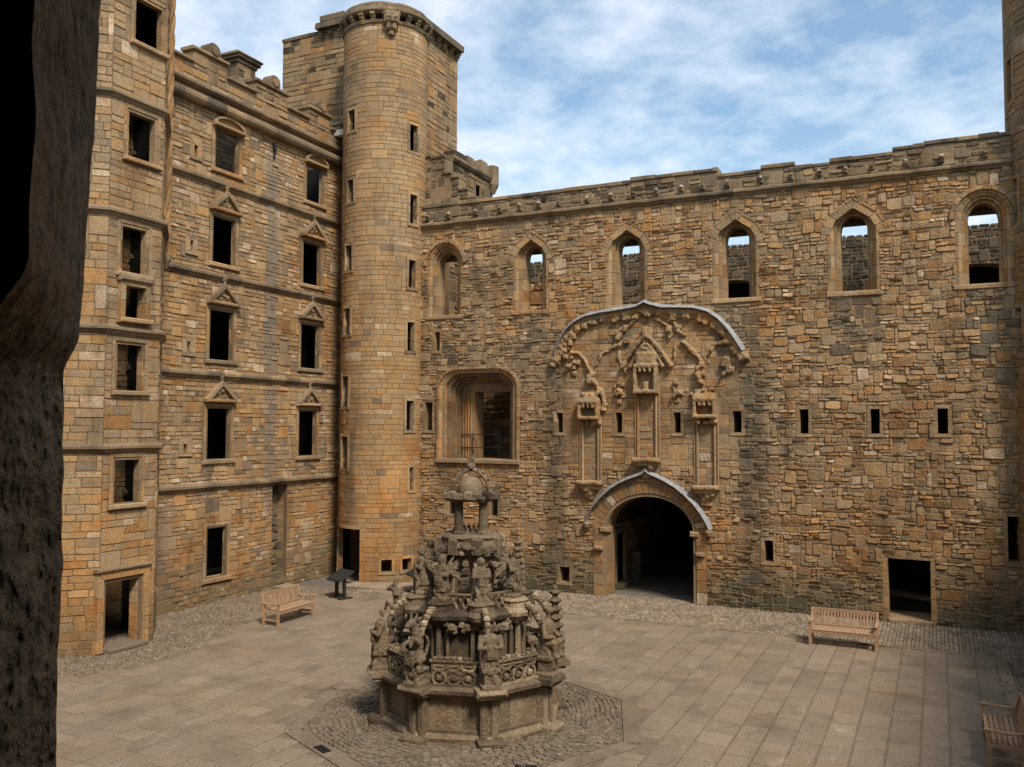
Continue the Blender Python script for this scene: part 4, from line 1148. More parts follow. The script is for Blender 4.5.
# edging stones
eg = MB()
def kerb_line(P, wd, top, rr, L=.9):
    for a, b in zip(P, P[1:]):
        a = Vector(a); b = Vector(b); n_ = max(1, int((b-a).length/L)); t = (b-a)/n_; nr = Vector((-t.y, t.x)).normalized()*wd/2
        for q in range(n_):
            p0 = a+t*q+t*.01; p1 = a+t*(q+1)-t*.01; zt = top+rr.uniform(-.006, .006)
            eg.hexa([(p0.x-nr.x, p0.y-nr.y, -.05), (p1.x-nr.x, p1.y-nr.y, -.05), (p1.x+nr.x, p1.y+nr.y, -.05), (p0.x+nr.x, p0.y+nr.y, -.05),
                     (p0.x-nr.x, p0.y-nr.y, zt), (p1.x-nr.x, p1.y-nr.y, zt), (p1.x+nr.x, p1.y+nr.y, zt), (p0.x+nr.x, p0.y+nr.y, zt)], (max(0, min(1, rr.gauss(.45, .12))), .5*rr.uniform(.85, 1.1), .5))
kerb_line([(23.72, -3.5), (5.7, -3.42)], .16, .012, rr)
kerb_line([(23.82, -3.5), (23.95, -17)], .26, .015, rr)
kerb_line(OCT + OCT[:1], .34, .02, rr, 1.4)
eg.build('kerb', M['flag'], None)['kind'] = 'structure'
# cobbled octagon, laid in curved rows
co = MB()
R_ = .0
rw_ = 1.7
while rw_ < 3.75:
    hh = rr.uniform(.1, .13); n_ = int(2*PI*rw_/rr.uniform(.12, .2)); ph = rr.random()
    for k in range(n_):
        a0 = 2*PI*(k+ph)/n_; a1 = 2*PI*(k+1+ph)/n_; am = (a0+a1)/2
        wob = .22*noise.noise(Vector((math.cos(am)*2.2, math.sin(am)*2.2, rw_*.5))) + .05*noise.noise(Vector((math.cos(am)*7, math.sin(am)*7, rw_*.7)))
        r0, r1 = rw_+wob, rw_+hh+wob
        if not in_oct(FC[0]+r1*math.cos(am), FC[1]+r1*math.sin(am), 3.47): continue
        g_ = .012; da = g_/rw_
        q = [(r0+g_, a0+da), (r1-g_, a0+da), (r1-g_, a1-da), (r0+g_, a1-da)]
        q = [(r_+rr.uniform(-.02, .02), a+rr.uniform(-.02, .02)/rw_) for r_, a in q]
        rm = (r0+r1)/2; zt = rr.uniform(.012, .04)
        P = [(FC[0]+r_*math.cos(a), FC[1]+r_*math.sin(a)) for r_, a in q]
        cxm, cym = FC[0]+rm*math.cos(am), FC[1]+rm*math.sin(am)
        vs = [(x, y, -.03) for x, y in P] + [(cxm+(x-cxm)*.92, cym+(y-cym)*.92, zt*.6) for x, y in P] + [(cxm+(x-cxm)*.55, cym+(y-cym)*.55, zt) for x, y in P]
        fs = [(i, (i+1) % 4, 4+(i+1) % 4, 4+i) for i in range(4)] + [(4+i, 4+(i+1) % 4, 8+(i+1) % 4, 8+i) for i in range(4)] + [(8, 9, 10, 11)]
        tc_ = T_cob(0, 0, rr); co.add(vs, fs, (tc_[0]*.85, tc_[1]*.85, .5))
    rw_ += hh
tag(co.build('cobbled_octagon', M['cobble']), kind='structure')
# threshold slabs
th_ = MB(); th_.box(.15, .7, -4.25, -3.5, -.02, .1, (.7, .55, .5), bev=.02); th_.box(.55, 1.25, -4.5, -3.9, -.02, .06, (.75, .55, .5), bev=.02)
tag(th_.build('doorstep', M['flag'], None, None, .012), 'two worn pale slabs lying before the tall blocked doorway of the left range', 'step')
th_ = MB(); th_.box(2.1, 3.9, -2.6, -1.5, -.02, .05, (.75, .55, .5), bev=.02); th_.box(3.9, 5.2, -2.3, -1.3, -.02, .07, (.85, .55, .5), bev=.02)
tag(th_.build('doorstep', M['flag'], None, None, .012), 'pale slabs at the foot of the round corner turret', 'step')
# drain grates in the octagon kerb
for (x, y, an, lab) in ((12.02, -16.72, -25.5, 'dark slotted drain grate left of the fountain in the octagon kerb'), (15.78, -15.85, 20.0, 'dark slotted drain grate in the octagon kerb right of the fountain')):
    g_ = MB(); g_.box(-.2, .2, -.09, .09, .0, .028)
    for k in range(9): g_.box(-.18+k*.042, -.16+k*.042, -.07, .07, .028, .036)
    o = g_.build('drain_grate', M['iron']); o.location = (x, y, 0); o.rotation_euler = (0, 0, rad(an)); tag(o, lab, 'drain grate', 'drain grates in the octagon kerb')

# ================================================================= FOUNTAIN
ft = thing('fountain', 'tall carved stone fountain of stacked basins with statues and a crown', 'fountain', (FC[0], FC[1], 0))
mat4 = Matrix.Translation((FC[0], FC[1], 0))
OFF = -5.0
def octpts(R, off=OFF): return [(R*math.cos(rad(off+45*k)), R*math.sin(rad(off+45*k))) for k in range(8)]
def fb(mb, name, parent=ft, jit=.008, smooth=False):
    mb.V = [(x+FC[0], y+FC[1], z) for x, y, z in mb.V]
    return mb.build(name, M['fountain'], parent, None, jit, smooth)
def TF(rng): return (max(0, min(1, rng.gauss(.54, .16))), .5*rng.uniform(.75, 1.2), rng.random())
def octo(mb, prof, rr, off=OFF):
    """lathe of 8 sides as separate faces"""
    mb.lathe(prof, (0, 0), 8, TF(rr), 0, rad(off))
rr = random.Random(900)
f = MB(); octo(f, [(1.92, -.02), (1.95, .1), (1.86, .16), (1.7, .17)], rr)
for x, y in octpts(1.9):
    an = math.atan2(y, x); c, s_ = math.cos(an), math.sin(an); mpp = map_plane((x, y), an+PI/2)
    g_ = MB(); g_.box(-.26, .26, -.02, .12, -.25, .2, TF(rr), bev=.04); f.add([mpp(*v) for v in g_.V], g_.F, TF(rr))
fb(f, 'plinth', jit=.02)
f = MB()
P8 = octpts(1.76)
for k in range(8):
    a = P8[k]; b = P8[(k+1) % 8]; an = math.atan2(b[1]-a[1], b[0]-a[0]); L = math.hypot(b[0]-a[0], b[1]-a[1]); mpp = map_plane(a, an)
    g_ = MB(); xs = [0, L*.36, L*.62, L]
    for q in range(3): g_.box(xs[q]+.004, xs[q+1]-.004, .12, .86, -.2, 0+rr.uniform(-.008, .008), (max(0, rr.gauss(.66, .08)), .5*rr.uniform(.85, 1.15), .5))
    g_.box(.0, L, .12, .24, -.1, .06, TF(rr), bev=.02); g_.box(0, L, .78, .88, -.1, .05, TF(rr), bev=.02)
    o = len(f.V); f.V.extend([mpp(*v) for v in g_.V]); f.F.extend([[i+o for i in fc] for fc in g_.F]); f.T.extend(g_.T); f.M.extend(g_.M)
fb(f, 'basin_wall')
for k, (x, y) in enumerate(octpts(1.78)):
    an = math.atan2(y, x); mpp = map_plane((x, y), an+PI/2); g_ = MB()
    g_.box(-.18, -.03, .1, .88, -.15, .1, TF(rr), bev=.03); g_.box(.03, .18, .1, .88, -.15, .1, TF(rr), bev=.03); g_.box(-.05, .05, .1, .88, -.2, .04, TF(rr))
    g_.V = [mpp(*v) for v in g_.V]; fb(g_, 'pilaster')
f = MB()
octo(f, [(1.7, .84), (1.86, .86), (1.98, .93), (2.0, 1.0), (1.9, 1.06), (1.55, 1.06)], rr)
for x, y in octpts(1.93):
    an = math.atan2(y, x); mpp = map_plane((x, y), an+PI/2); g_ = MB()
    g_.box(-.26, .26, .88, .96, -.3, .12, TF(rr), bev=.05); g_.box(-.3, .3, .95, 1.07, -.35, .2, TF(rr), bev=.05)
    f.add([mpp(*v) for v in g_.V], g_.F, TF(rr))
fb(f, 'rim')
f = MB(); f.lathe([(1.6, .3), (1.6, .9)], (0, 0), 8, (.1, .2, .5), 0, rad(OFF)); fb(f, 'basin_floor')
# tracery balustrades
P8 = octpts(1.80)
for k in range(8):
    a = P8[k]; b = P8[(k+1) % 8]; an = math.atan2(b[1]-a[1], b[0]-a[0]); L = math.hypot(b[0]-a[0], b[1]-a[1]); mpp = map_plane(a, an)
    g_ = MB(); x0, x1 = .26, L-.26; n_ = 3; dx = (x1-x0)/n_
    for row, (zc, rz) in enumerate(((1.2, .14), (1.43, .09))):
        for q in range(n_):
            xc = x0+dx*(q+.5); rx = dx*.46
            pts = [(xc+rx*math.cos(2*PI*i/14), zc+rz*math.sin(2*PI*i/14), 0) for i in range(15)]
            g_.tube(pts, .032, 6, TF(rr), caps=False)
            if row == 0:
                g_.tube([(xc-rx, zc, -.02), (xc+rx, zc, -.02)], .02, 5, TF(rr)); g_.tube([(xc, zc-rz, -.02), (xc, zc+rz, -.02)], .02, 5, TF(rr))
                g_.box(xc-.05, xc+.05, zc-.05, zc+.05, -.05, .04, TF(rr), bev=.02)
            else:
                g_.box(xc-rx*.8, xc+rx*.8, zc-.03, zc+.02, -.04, .03, TF(rr), bev=.015)
    g_.box(x0-.05, x1+.05, 1.05, 1.09, -.06, .05, TF(rr)); g_.box(x0-.05, x1+.05, 1.49, 1.54, -.06, .05, TF(rr), bev=.015)
    for q in range(7):
        xc = x0+(x1-x0)*(q+.5)/7; ss = rr.uniform(.03, .06); g_.box(xc-ss, xc+ss, 1.52, 1.54+ss*1.2, -.05, .05, TF(rr), bev=.02)
    g_.V = [mpp(*v) for v in g_.V]; fb(g_, 'tracery_panel', jit=.006)

# ---- carved figures: primitives fused by a voxel remesh and worn by noise
def carve(build, seed, h, vox=.022, wear=.010):
    bm = bmesh.new(); r_ = random.Random(seed)
    def blob(p, s, rot=(0, 0, 0)):
        mt = Matrix.Translation(p) @ Matrix.Rotation(rot[2], 4, 'Z') @ Matrix.Rotation(rot[1], 4, 'Y') @ Matrix.Rotation(rot[0], 4, 'X') @ Matrix.Diagonal((s[0], s[1], s[2], 1))
        bmesh.ops.create_icosphere(bm, subdivisions=2, radius=1, matrix=mt)
    def limb(p, q, r0, r1):
        p, q = Vector(p), Vector(q); dv = q-p
        mt = Matrix.Translation((p+q)/2) @ dv.to_track_quat('Z', 'Y').to_matrix().to_4x4()
        bmesh.ops.create_cone(bm, cap_ends=True, segments=10, radius1=r0, radius2=r1, depth=dv.length, matrix=mt)
        blob(q, (r1, r1, r1))
    def block(p, s, rz=0):
        mt = Matrix.Translation(p) @ Matrix.Rotation(rz, 4, 'Z') @ Matrix.Diagonal((s[0], s[1], s[2], 1)); bmesh.ops.create_cube(bm, size=2, matrix=mt)
    build(blob, limb, block, r_, h)
    me = bpy.data.meshes.new('tmp'); bm.to_mesh(me); bm.free()
    ob = bpy.data.objects.new('tmp', me); COL.objects.link(ob)
    md = ob.modifiers.new('r', 'REMESH'); md.mode = 'VOXEL'; md.voxel_size = vox
    dg = bpy.context.evaluated_depsgraph_get(); dg.update()
    ev = ob.evaluated_get(dg); m2 = ev.to_mesh()
    V = []; F = [tuple(p.vertices) for p in m2.polygons]
    for v in m2.vertices:
        p = v.co; nv = v.normal
        k = noise.noise(p*7+Vector((seed, 0, 0)))*wear + noise.noise(p*19+Vector((0, seed, 0)))*wear*.8 + noise.noise(p*42)*wear*.45
        V.append(tuple(p+nv*k))
    ev.to_mesh_clear(); bpy.data.objects.remove(ob); bpy.data.meshes.remove(me)
    return V, F
def pedestal(blob, limb, block, r, w, z1):
    block((0, 0, .05), (w*1.15, w*1.15, .05)); block((0, 0, z1*.5), (w*.85, w*.85, z1*.5)); block((0, 0, z1-.03), (w*1.05, w*1.05, .035))
    for _ in range(8): blob((w*.85*r.choice((1, 1, .3)), r.uniform(-w, w)*.8, r.uniform(.1, z1)), (.06, .06, .08))
def f_robed(blob, limb, block, r, h):
    z1 = h*.3; w = .17; pedestal(blob, limb, block, r, w, z1)
    limb((0, 0, z1), (.02, 0, h*.66), .17, .12)
    blob((.02, 0, h*.7), (.12, .17, .15))
    for k in range(16):
        a = 2*PI*k/16+r.uniform(-.1, .1); limb((.185*math.cos(a), .185*math.sin(a), z1), (.115*math.cos(a), .115*math.sin(a), h*.62), .026, .014)
    for k in range(4): limb((.13, -.14, h*(.6-.05*k)), (.16, .12, h*(.52-.05*k)), .02, .02)
    for sy in (-1, 1):
        limb((.0, .17*sy, h*.77), (.08, .22*sy, h*.6), .06, .05); limb((.08, .22*sy, h*.6), (.2, .06*sy, h*.62), .05, .04)
    if r.random() < .6:
        limb((.02, 0, h*.78), (.03, 0, h*.86), .055, .05); blob((.04, 0, h*.92), (.085, .075, .1)); blob((.13, 0, h*.915), (.025, .02, .025)); blob((-.01, 0, h*.94), (.085, .09, .09))
    block((.19, 0, h*.56), (.02, .1, .14))
    for sy in (-1, 1): blob((.115, .03*sy, h*.93), (.018, .014, .012)); blob((-.01, .085*sy, h*.91), (.05, .03, .08))
def f_angel(blob, limb, block, r, h):
    f_robed(blob, limb, block, r, h)
    for sy in (-1, 1):
        for k in range(5): limb((-.1, .12*sy, h*.78-.03*k), (-.22-.02*k, (.2+.05*k)*sy, h*(.95-.12*k)), .05, .025)
    blob((.2, 0, h*.5), (.05, .14, .17))
def f_beast(blob, limb, block, r, h):
    z1 = h*.26; pedestal(blob, limb, block, r, .17, z1)
    blob((-.02, 0, h*.42), (.14, .13, .2)); blob((.0, 0, h*.6), (.13, .13, .22), (0, .25, 0))
    limb((.04, 0, h*.7), (.14, 0, h*.88), .11, .08); blob((.19, 0, h*.9), (.12, .075, .08), (0, .3, 0)); blob((.3, 0, h*.87), (.07, .05, .05))
    for sy in (-1, 1):
        limb((.13, .05*sy, h*.94), (.08, .08*sy, h*1.04), .03, .01)
        limb((.08, .1*sy, h*.62), (.27, .1*sy, h*.66+.06*sy), .055, .045); limb((.27, .1*sy, h*.66+.06*sy), (.33, .09*sy, h*.56+.05*sy), .04, .035)
        limb((-.02, .12*sy, h*.4), (.14, .14*sy, h*.38), .09, .06); limb((.14, .14*sy, h*.38), (.08, .14*sy, z1), .06, .045); blob((.13, .14*sy, z1+.03), (.08, .05, .035))
    for k in range(7): blob((-.08+.02*k, r.uniform(-.1, .1), h*(.66+.03*k)), (.07, .06, .05))
    pts = [(-.14, 0, h*.36), (-.26, .02, h*.4), (-.3, .05, h*.55), (-.22, .06, h*.66)]
    for p, q in zip(pts, pts[1:]): limb(p, q, .035, .03)
    block((.24, 0, h*.42), (.03, .11, .14))
def f_seat(blob, limb, block, r, h):
    z1 = h*.28; pedestal(blob, limb, block, r, .18, z1)
    block((-.08, 0, h*.36), (.12, .16, .12)); limb((-.05, 0, h*.44), (-.03, 0, h*.7), .13, .14); blob((-.02, 0, h*.72), (.11, .17, .09))
    for sy in (-1, 1):
        limb((-.03, .09*sy, h*.46), (.2, .1*sy, h*.47), .085, .07); limb((.2, .1*sy, h*.47), (.2, .1*sy, z1), .065, .05); blob((.25, .1*sy, z1+.03), (.08, .05, .04))
        limb((-.02, .17*sy, h*.72), (.04, .22*sy, h*.56), .055, .05); limb((.04, .22*sy, h*.56), (.18, .1*sy, h*.56), .05, .04)
    limb((-.02, 0, h*.76), (0, 0, h*.84), .055, .05); blob((.01, 0, h*.9), (.09, .08, .1)); blob((.1, 0, h*.89), (.025, .02, .03)); blob((-.03, 0, h*.92), (.09, .09, .09))
    for k in range(8): a = r.uniform(-1.4, 1.4); limb((.2*math.cos(a), .16*math.sin(a), z1), (.1*math.cos(a), .12*math.sin(a), h*.45), .035, .025)
def f_pinn(blob, limb, block, r, h):
    z1 = h*.3; pedestal(blob, limb, block, r, .17, z1); limb((0, 0, z1), (0, 0, h*.97), .13, .045)
    n_ = 6
    for k in range(n_):
        z = z1+(h-z1)*(k+.3)/n_; w_ = .2*(1-k/n_*.62)
        blob((0, 0, z), (w_, w_, .045))
        for q in range(6): a = q*PI/3+k; blob((w_*.85*math.cos(a), w_*.85*math.sin(a), z+.03), (.05, .05, .04))
    blob((0, 0, h), (.06, .06, .07))
def place_fig(fnc, seed, h, x, y, z, face, name, vox=.017, sc=1.0, mirror=1):
    V, F = carve(fnc, seed, h, vox)
    c, s_ = math.cos(face), math.sin(face)
    g_ = MB(); g_.add([(x+(vx*c-vy*s_)*sc, y+(vx*s_+vy*c)*sc, z+vz) for vx, vy, vz in V], F, (.5, .5, .5))
    return fb(g_, name, jit=0, smooth=True)
# lower corner figures; corner k sits at OFF+45k degrees. camera looks from about -62 deg
LOW = {0: (f_seat, 1.45), 1: (f_pinn, 1.5), 2: (f_robed, 1.3), 3: (f_angel, 1.35), 4: (f_beast, 1.55), 5: (f_robed, 1.25), 6: (f_beast, 1.35), 7: (f_robed, 1.3)}
for k, (x, y) in enumerate(octpts(1.86)):
    fnc, h = LOW[k]; place_fig(fnc, 17+k, h, x, y, 1.05, math.atan2(y, x), 'statue')
# carved foliage and small beasts between the corner statues
for k in range(8):
    def f_clump(blob, limb, block, r, h):
        for q in range(26):
            y = r.uniform(-.36, .36); z = r.uniform(0, h)*(1-.5*abs(y)/.4); ss = r.uniform(.035, .085); blob((r.uniform(-.08, .08), y, z), (ss, ss*r.uniform(.7, 1.5), ss*r.uniform(.7, 1.4)), (r.uniform(0, 3), 0, 0))
        for q in range(5): y = r.uniform(-.3, .3); limb((0, y, 0), (r.uniform(-.1, .06), y+r.uniform(-.12, .12), h*r.uniform(.6, 1)), .045, .03)
        block((-.02, 0, .02), (.1, .38, .06))
    if k in (6, ): continue
    an = rad(OFF+45*k+22.5); place_fig(f_clump, 90+k, .42, 1.5*math.cos(an), 1.5*math.sin(an), 1.12, an, 'foliage_carving', .022)
# middle drum
f = MB()
octo(f, [(1.06, .9), (1.06, 2.1)], rr)
for k in range(8):
    for d in (-9, 0, 9):
        an = rad(OFF+45*k+d); rad_ = 1.15 if d == 0 else 1.1
        f.tube([(rad_*math.cos(an), rad_*math.sin(an), .95), (rad_*math.cos(an), rad_*math.sin(an), 2.1)], .055 if d == 0 else .04, 7, TF(rr))
octo(f, [(1.18, .95), (1.22, 1.05), (1.14, 1.12), (1.08, 1.14)], rr)
fb(f, 'drum')
f = MB()
octo(f, [(1.0, 1.98), (1.08, 2.04), (1.18, 2.1), (1.27, 2.18), (1.28, 2.26), (1.2, 2.34), (1.05, 2.36), (.4, 2.36)], rr)
for k in range(70):
    an = rad(360*k/70+rr.uniform(-3, 3)); r_ = rr.uniform(1.08, 1.26); ss = rr.uniform(.04, .08); x, y, z = r_*math.cos(an), r_*math.sin(an), rr.uniform(1.96, 2.14)
    f.box(x-ss, x+ss, y-ss, y+ss, z-ss, z+ss*1.2, TF(rr), bev=.03)
for x, y in octpts(1.1):
    f.lathe([(.2, 2.1), (.3, 2.2), (.32, 2.28), (.26, 2.36), (.24, 2.46), (.27, 2.5), (.22, 2.54)], (x, y), 12, TF(rr))
fb(f, 'middle_basin', jit=.012)
# low pierced parapet on the middle basin
f = MB(); P8 = octpts(1.0)
for k in range(8):
    a = P8[k]; b = P8[(k+1) % 8]
    for q in range(5):
        t = (q+.5)/5; x, y = a[0]+(b[0]-a[0])*t, a[1]+(b[1]-a[1])*t; ss = .07
        f.tube([(x-ss, y, 2.36), (x+ss, y, 2.62)], .025, 5, TF(rr)); f.tube([(x+ss, y, 2.36), (x-ss, y, 2.62)], .025, 5, TF(rr))
    f.tube([(a[0], a[1], 2.64), (b[0], b[1], 2.64)], .04, 6, TF(rr))
fb(f, 'pierced_parapet')
MID = {0: (f_angel, 1.0), 1: (f_pinn, 1.1), 2: (f_robed, .95), 3: (f_beast, .95), 4: (f_robed, 1.05), 5: (f_angel, 1.0), 6: (f_angel, .92), 7: (f_robed, .88)}
for k, (x, y) in enumerate(octpts(1.03)):
    fnc, h = MID[k]; place_fig(fnc, 57+k, h, x, y, 2.5, math.atan2(y, x), 'statue', .015, .76)
# flying ribs with crockets
for lv, (r0, z0, r1, z1) in enumerate(((1.72, 2.0, 1.1, 2.15), (.98, 3.12, .36, 3.28))):
    for k in range(8):
        an = rad(OFF+45*k); g_ = MB(); pts = []
        for i in range(9):
            t = i/8; r_ = r0+(r1-r0)*t; z = z0+(z1-z0)*t + (.28 if lv == 0 else .12)*math.sin(PI*t)*(1 if lv == 0 else -1)
            pts.append((r_*math.cos(an), r_*math.sin(an), z))
        g_.tube(pts, .05, 6, TF(rr))
        for p in pts[1:]: g_.lathe([(.035, p[2]+.0), (.07, p[2]+.04), (.065, p[2]+.09), (.02, p[2]+.12)], (p[0], p[1]), 7, (rr.uniform(.5, .95), .55, .5))
        fb(g_, 'flying_rib', jit=.008)
# central column
f = MB(); f.lathe([(.5, 2.3), (.5, 2.45), (.42, 2.5), (.4, 3.15), (.46, 3.32)], (0, 0), 16, TF(rr))
for k in range(8):
    an = rad(OFF+45*k+22.5); f.tube([(.44*math.cos(an), .44*math.sin(an), 2.4), (.44*math.cos(an), .44*math.sin(an), 3.3)], .06, 7, TF(rr))
    for q in range(5):
        z = 2.5+q*.16; r_ = .55+.1*math.sin(q*1.3+k); x, y = r_*math.cos(an), r_*math.sin(an); f.box(x-.06, x+.06, y-.06, y+.06, z, z+.13, TF(rr), bev=.03)
fb(f, 'column', jit=.01)
# upper basin
f = MB()
f.lathe([(.3, 3.12), (.42, 3.2), (.54, 3.28), (.61, 3.36), (.64, 3.46), (.62, 3.58), (.66, 3.64), (.6, 3.69), (.3, 3.69)], (0, 0), 24, TF(rr))
for k in range(46):
    an = rad(360*k/46); z = rr.uniform(3.34, 3.56); r_ = .63; ss = rr.uniform(.04, .085); x, y = r_*math.cos(an), r_*math.sin(an)
    f.box(x-ss, x+ss, y-ss, y+ss, z-ss, z+ss, TF(rr), bev=.035)
for k in range(8):
    an = rad(OFF+45*k); f.box(.63*math.cos(an)-.09, .63*math.cos(an)+.09, .63*math.sin(an)-.09, .63*math.sin(an)+.09, 3.3, 3.66, TF(rr), bev=.05)
f.V = [(x, y, z+.09) for x, y, z in f.V]; fb(f, 'upper_basin', jit=.014)
f = MB()
for k in range(20):
    an = rad(18*k); x, y = .34*math.cos(an), .34*math.sin(an); f.add([(x-.05, y-.05, 3.68), (x+.05, y-.05, 3.68), (x+.05, y+.05, 3.68), (x-.05, y+.05, 3.68), (x, y, 3.86)], [(0, 1, 4), (1, 2, 4), (2, 3, 4), (3, 0, 4)], TF(rr))
f.V = [(x, y, z+.09) for x, y, z in f.V]; fb(f, 'crest', jit=.01)
for k in range(4):
    an = rad(-62+45+90*k); x, y = .36*math.cos(an), .36*math.sin(an); g_ = MB(); dx, dy = -math.sin(an), math.cos(an)
    g_.lathe([(.12, 3.66), (.12, 3.72), (.09, 3.76), (.085, 4.3), (.12, 4.36), (.12, 4.4)], (x, y), 10, TF(rr)); g_.V = [(x, y, z+.09) for x, y, z in g_.V]; fb(g_, 'lantern_column', jit=.006)
f = MB(); f.lathe([(.36, 4.36), (.52, 4.37), (.57, 4.42), (.55, 4.48), (.46, 4.5), (.25, 4.52)], (0, 0), 24, TF(rr))
for k in range(16):
    an = rad(22.5*k); z = 4.5+.04*(k % 2); f.box(.52*math.cos(an)-.075, .52*math.cos(an)+.075, .52*math.sin(an)-.075, .52*math.sin(an)+.075, 4.43, z+.05, TF(rr), bev=.035)
f.V = [(x, y, z+.09) for x, y, z in f.V]; fb(f, 'canopy', jit=.014)
f = MB(); f.lathe([(.27, 4.48), (.27, 4.56), (.255, 4.64), (.215, 4.72), (.15, 4.78), (.07, 4.81), (.02, 4.815)], (0, 0), 20, (.66, .5, .5)); f.V = [(x*1.08, y*1.08, (z-4.5)*1.2+4.59) for x, y, z in f.V]; fb(f, 'dome', jit=.004, smooth=True)
for k in range(4):
    an = rad(-62+(62, 118, 242, 298)[k]); g_ = MB(); pts = [(r_*math.cos(an), r_*math.sin(an), z) for r_, z in ((.46, 4.5), (.45, 4.6), (.39, 4.74), (.29, 4.86), (.17, 4.93), (.06, 4.97), (.0, 4.97))]
    g_.tube(pts, .04, 6, TF(rr))
    for p in pts[1:5]: g_.box(p[0]-.03, p[0]+.03, p[1]-.03, p[1]+.03, p[2]+.0, p[2]+.06, TF(rr), bev=.015)
    g_.V = [(x, y, (z-4.5)*1.1+4.59) for x, y, z in g_.V]; fb(g_, 'crown_arch', jit=.008)
f = MB(); f.lathe([(.04, 4.96), (.09, 5.0), (.1, 5.05), (.08, 5.1), (.03, 5.12)], (0, 0), 12, TF(rr)); f.box(-.025, .025, -.025, .025, 5.1, 5.3, TF(rr)); f.box(-.08, .08, -.03, .03, 5.17, 5.23, TF(rr), bev=.01)
f.V = [(x, y, z+.13) for x, y, z in f.V]; fb(f, 'finial', jit=.006)

# ================================================================= BENCHES
def make_bench(L=1.78):
    root = thing('bench', 'teak slatted garden bench on the cobble edge in front of the left range', 'bench', group='teak benches around the court')
    D = .6; rr = random.Random(5)
    tw = lambda: (.5, .5*rr.uniform(.85, 1.15), .5)
    # local: x along the bench, +y is the front
    def bx(mb, x0, x1, y0, y1, z0, z1): mb.box(x0, x1, y0, y1, z0, z1, tw(), bev=.006)
    h = L/2
    for sx in (-1, 1):
        xc = sx*(h-.04)
        f = MB(); bx(f, xc-.035, xc+.035, D/2-.07, D/2, 0, .62); f.build('leg', M['teak'], root, loc=1)
        f = MB()
        f.prism([(-D/2, 0), (-D/2+.07, 0), (-D/2+.08, .42), (-D/2-.02, .93), (-D/2-.09, .93), (-D/2-.01, .42)], xc-.034, xc+.034, tw())
        f.V = [(d, u, v) for u, v, d in f.V]; f.build('leg', M['teak'], root, loc=1)
        f = MB(); 
        pts = [(-D/2-.02, .63), (-D/2+.2, .615), (0, .61), (D/2-.1, .635), (D/2+.04, .64)]
        for (a, za), (b, zb) in zip(pts, pts[1:]):
            f.hexa([(xc-.045, a, za), (xc+.045, a, za), (xc+.045, b, zb), (xc-.045, b, zb), (xc-.045, a, za+.035), (xc+.045, a, za+.035), (xc+.045, b, zb+.035), (xc-.045, b, zb+.035)], tw())
        f.build('armrest', M['teak'], root, loc=1)
        f = MB(); bx(f, xc-.025, xc+.025, -D/2+.06, D/2-.06, .13, .19); f.build('stretcher', M['teak'], root, loc=1)
    f = MB()
    for k in range(6): y = -D/2+.09+k*.088; bx(f, -h+.02, h-.02, y, y+.066, .425+.004*abs(k-2), .45+.004*abs(k-2))
    for x in (-h+.04, 0, h-.04): bx(f, x-.03, x+.03, -D/2+.08, D/2-.02, .36, .424)
    bx(f, -h+.05, h-.05, D/2-.05, D/2-.015, .34, .422); bx(f, -h+.05, h-.05, -D/2+.03, -D/2+.07, .33, .42)
    f.build('seat', M['teak'], root, loc=1)
    f = MB()
    def yb(z): return -D/2+.02-(z-.42)*.19
    n_ = 19
    for k in range(n_):
        x = -h+.12+(L-.24)*k/(n_-1); z0, z1 = .5, .86
        f.hexa([(x-.025, yb(z0)-.012, z0), (x+.025, yb(z0)-.012, z0), (x+.025, yb(z0)+.012, z0), (x-.025, yb(z0)+.012, z0), (x-.025, yb(z1)-.012, z1), (x+.025, yb(z1)-.012, z1), (x+.025, yb(z1)+.012, z1), (x-.025, yb(z1)+.012, z1)], tw())
    bx(f, -h+.07, h-.07, yb(.9)-.02, yb(.9)+.02, .85, .935); bx(f, -h+.07, h-.07, yb(.48)-.02, yb(.48)+.02, .455, .51)
    f.build('backrest', M['teak'], root, loc=1)
    return root
b1 = make_bench()
b1.location = (4.17, -8.2, .0); b1.rotation_euler = (0, 0, -PI/2+rad(1))
dup(b1, (19.99, -4.0, .0), PI, 'teak slatted garden bench against the far kerb near the small dark doorway')
dup(b1, (23.42, -11.35, .0), PI/2, 'teak slatted garden bench cut by the right edge of the picture, seen from its end')

# ================================================================= INFORMATION BOARDS
def make_board():
    root = thing('information_board', 'dark timber information lectern standing by the turret doorway behind the bench', 'information board', group='dark timber information lecterns')
    f = MB(); f.box(-.42, .42, -.22, .22, 0, .05, bev=.01); f.box(-.46, -.2, -.3, .3, .0, .06, bev=.01); f.box(.2, .46, -.3, .3, 0, .06, bev=.01); f.build('base', M['darkwood'], root, loc=1)
    for sx in (-1, 1):
        f = MB(); f.box(sx*.28-.07, sx*.28+.07, -.05, .05, .05, .92, bev=.01); f.build('post', M['darkwood'], root, loc=1)
    f = MB()
    f.hexa([(-.5, -.36, .72), (.5, -.36, .72), (.5, .34, 1.08), (-.5, .34, 1.08), (-.5, -.38, .77), (.5, -.38, .77), (.5, .32, 1.13), (-.5, .32, 1.13)])
    pn = f.build('panel', M['darkwood'], root, loc=1)
    f = MB()
    f.hexa([(-.45, -.335, .775), (.45, -.335, .775), (.45, .275, 1.09), (-.45, .275, 1.09), (-.45, -.345, .796), (.45, -.345, .796), (.45, .27, 1.112), (-.45, .27, 1.112)])
    f.build('panel_face', M['board'], pn, loc=1)
    return root
ib = make_board(); ib.location = (3.42, -4.55, .0); ib.rotation_euler = (0, 0, rad(70-90)); ib.scale = (.85, .85, .85)
dup(ib, (5.3, -2.5, .0), rad(-38), 'dark timber information lectern half hidden behind the fountain statues')

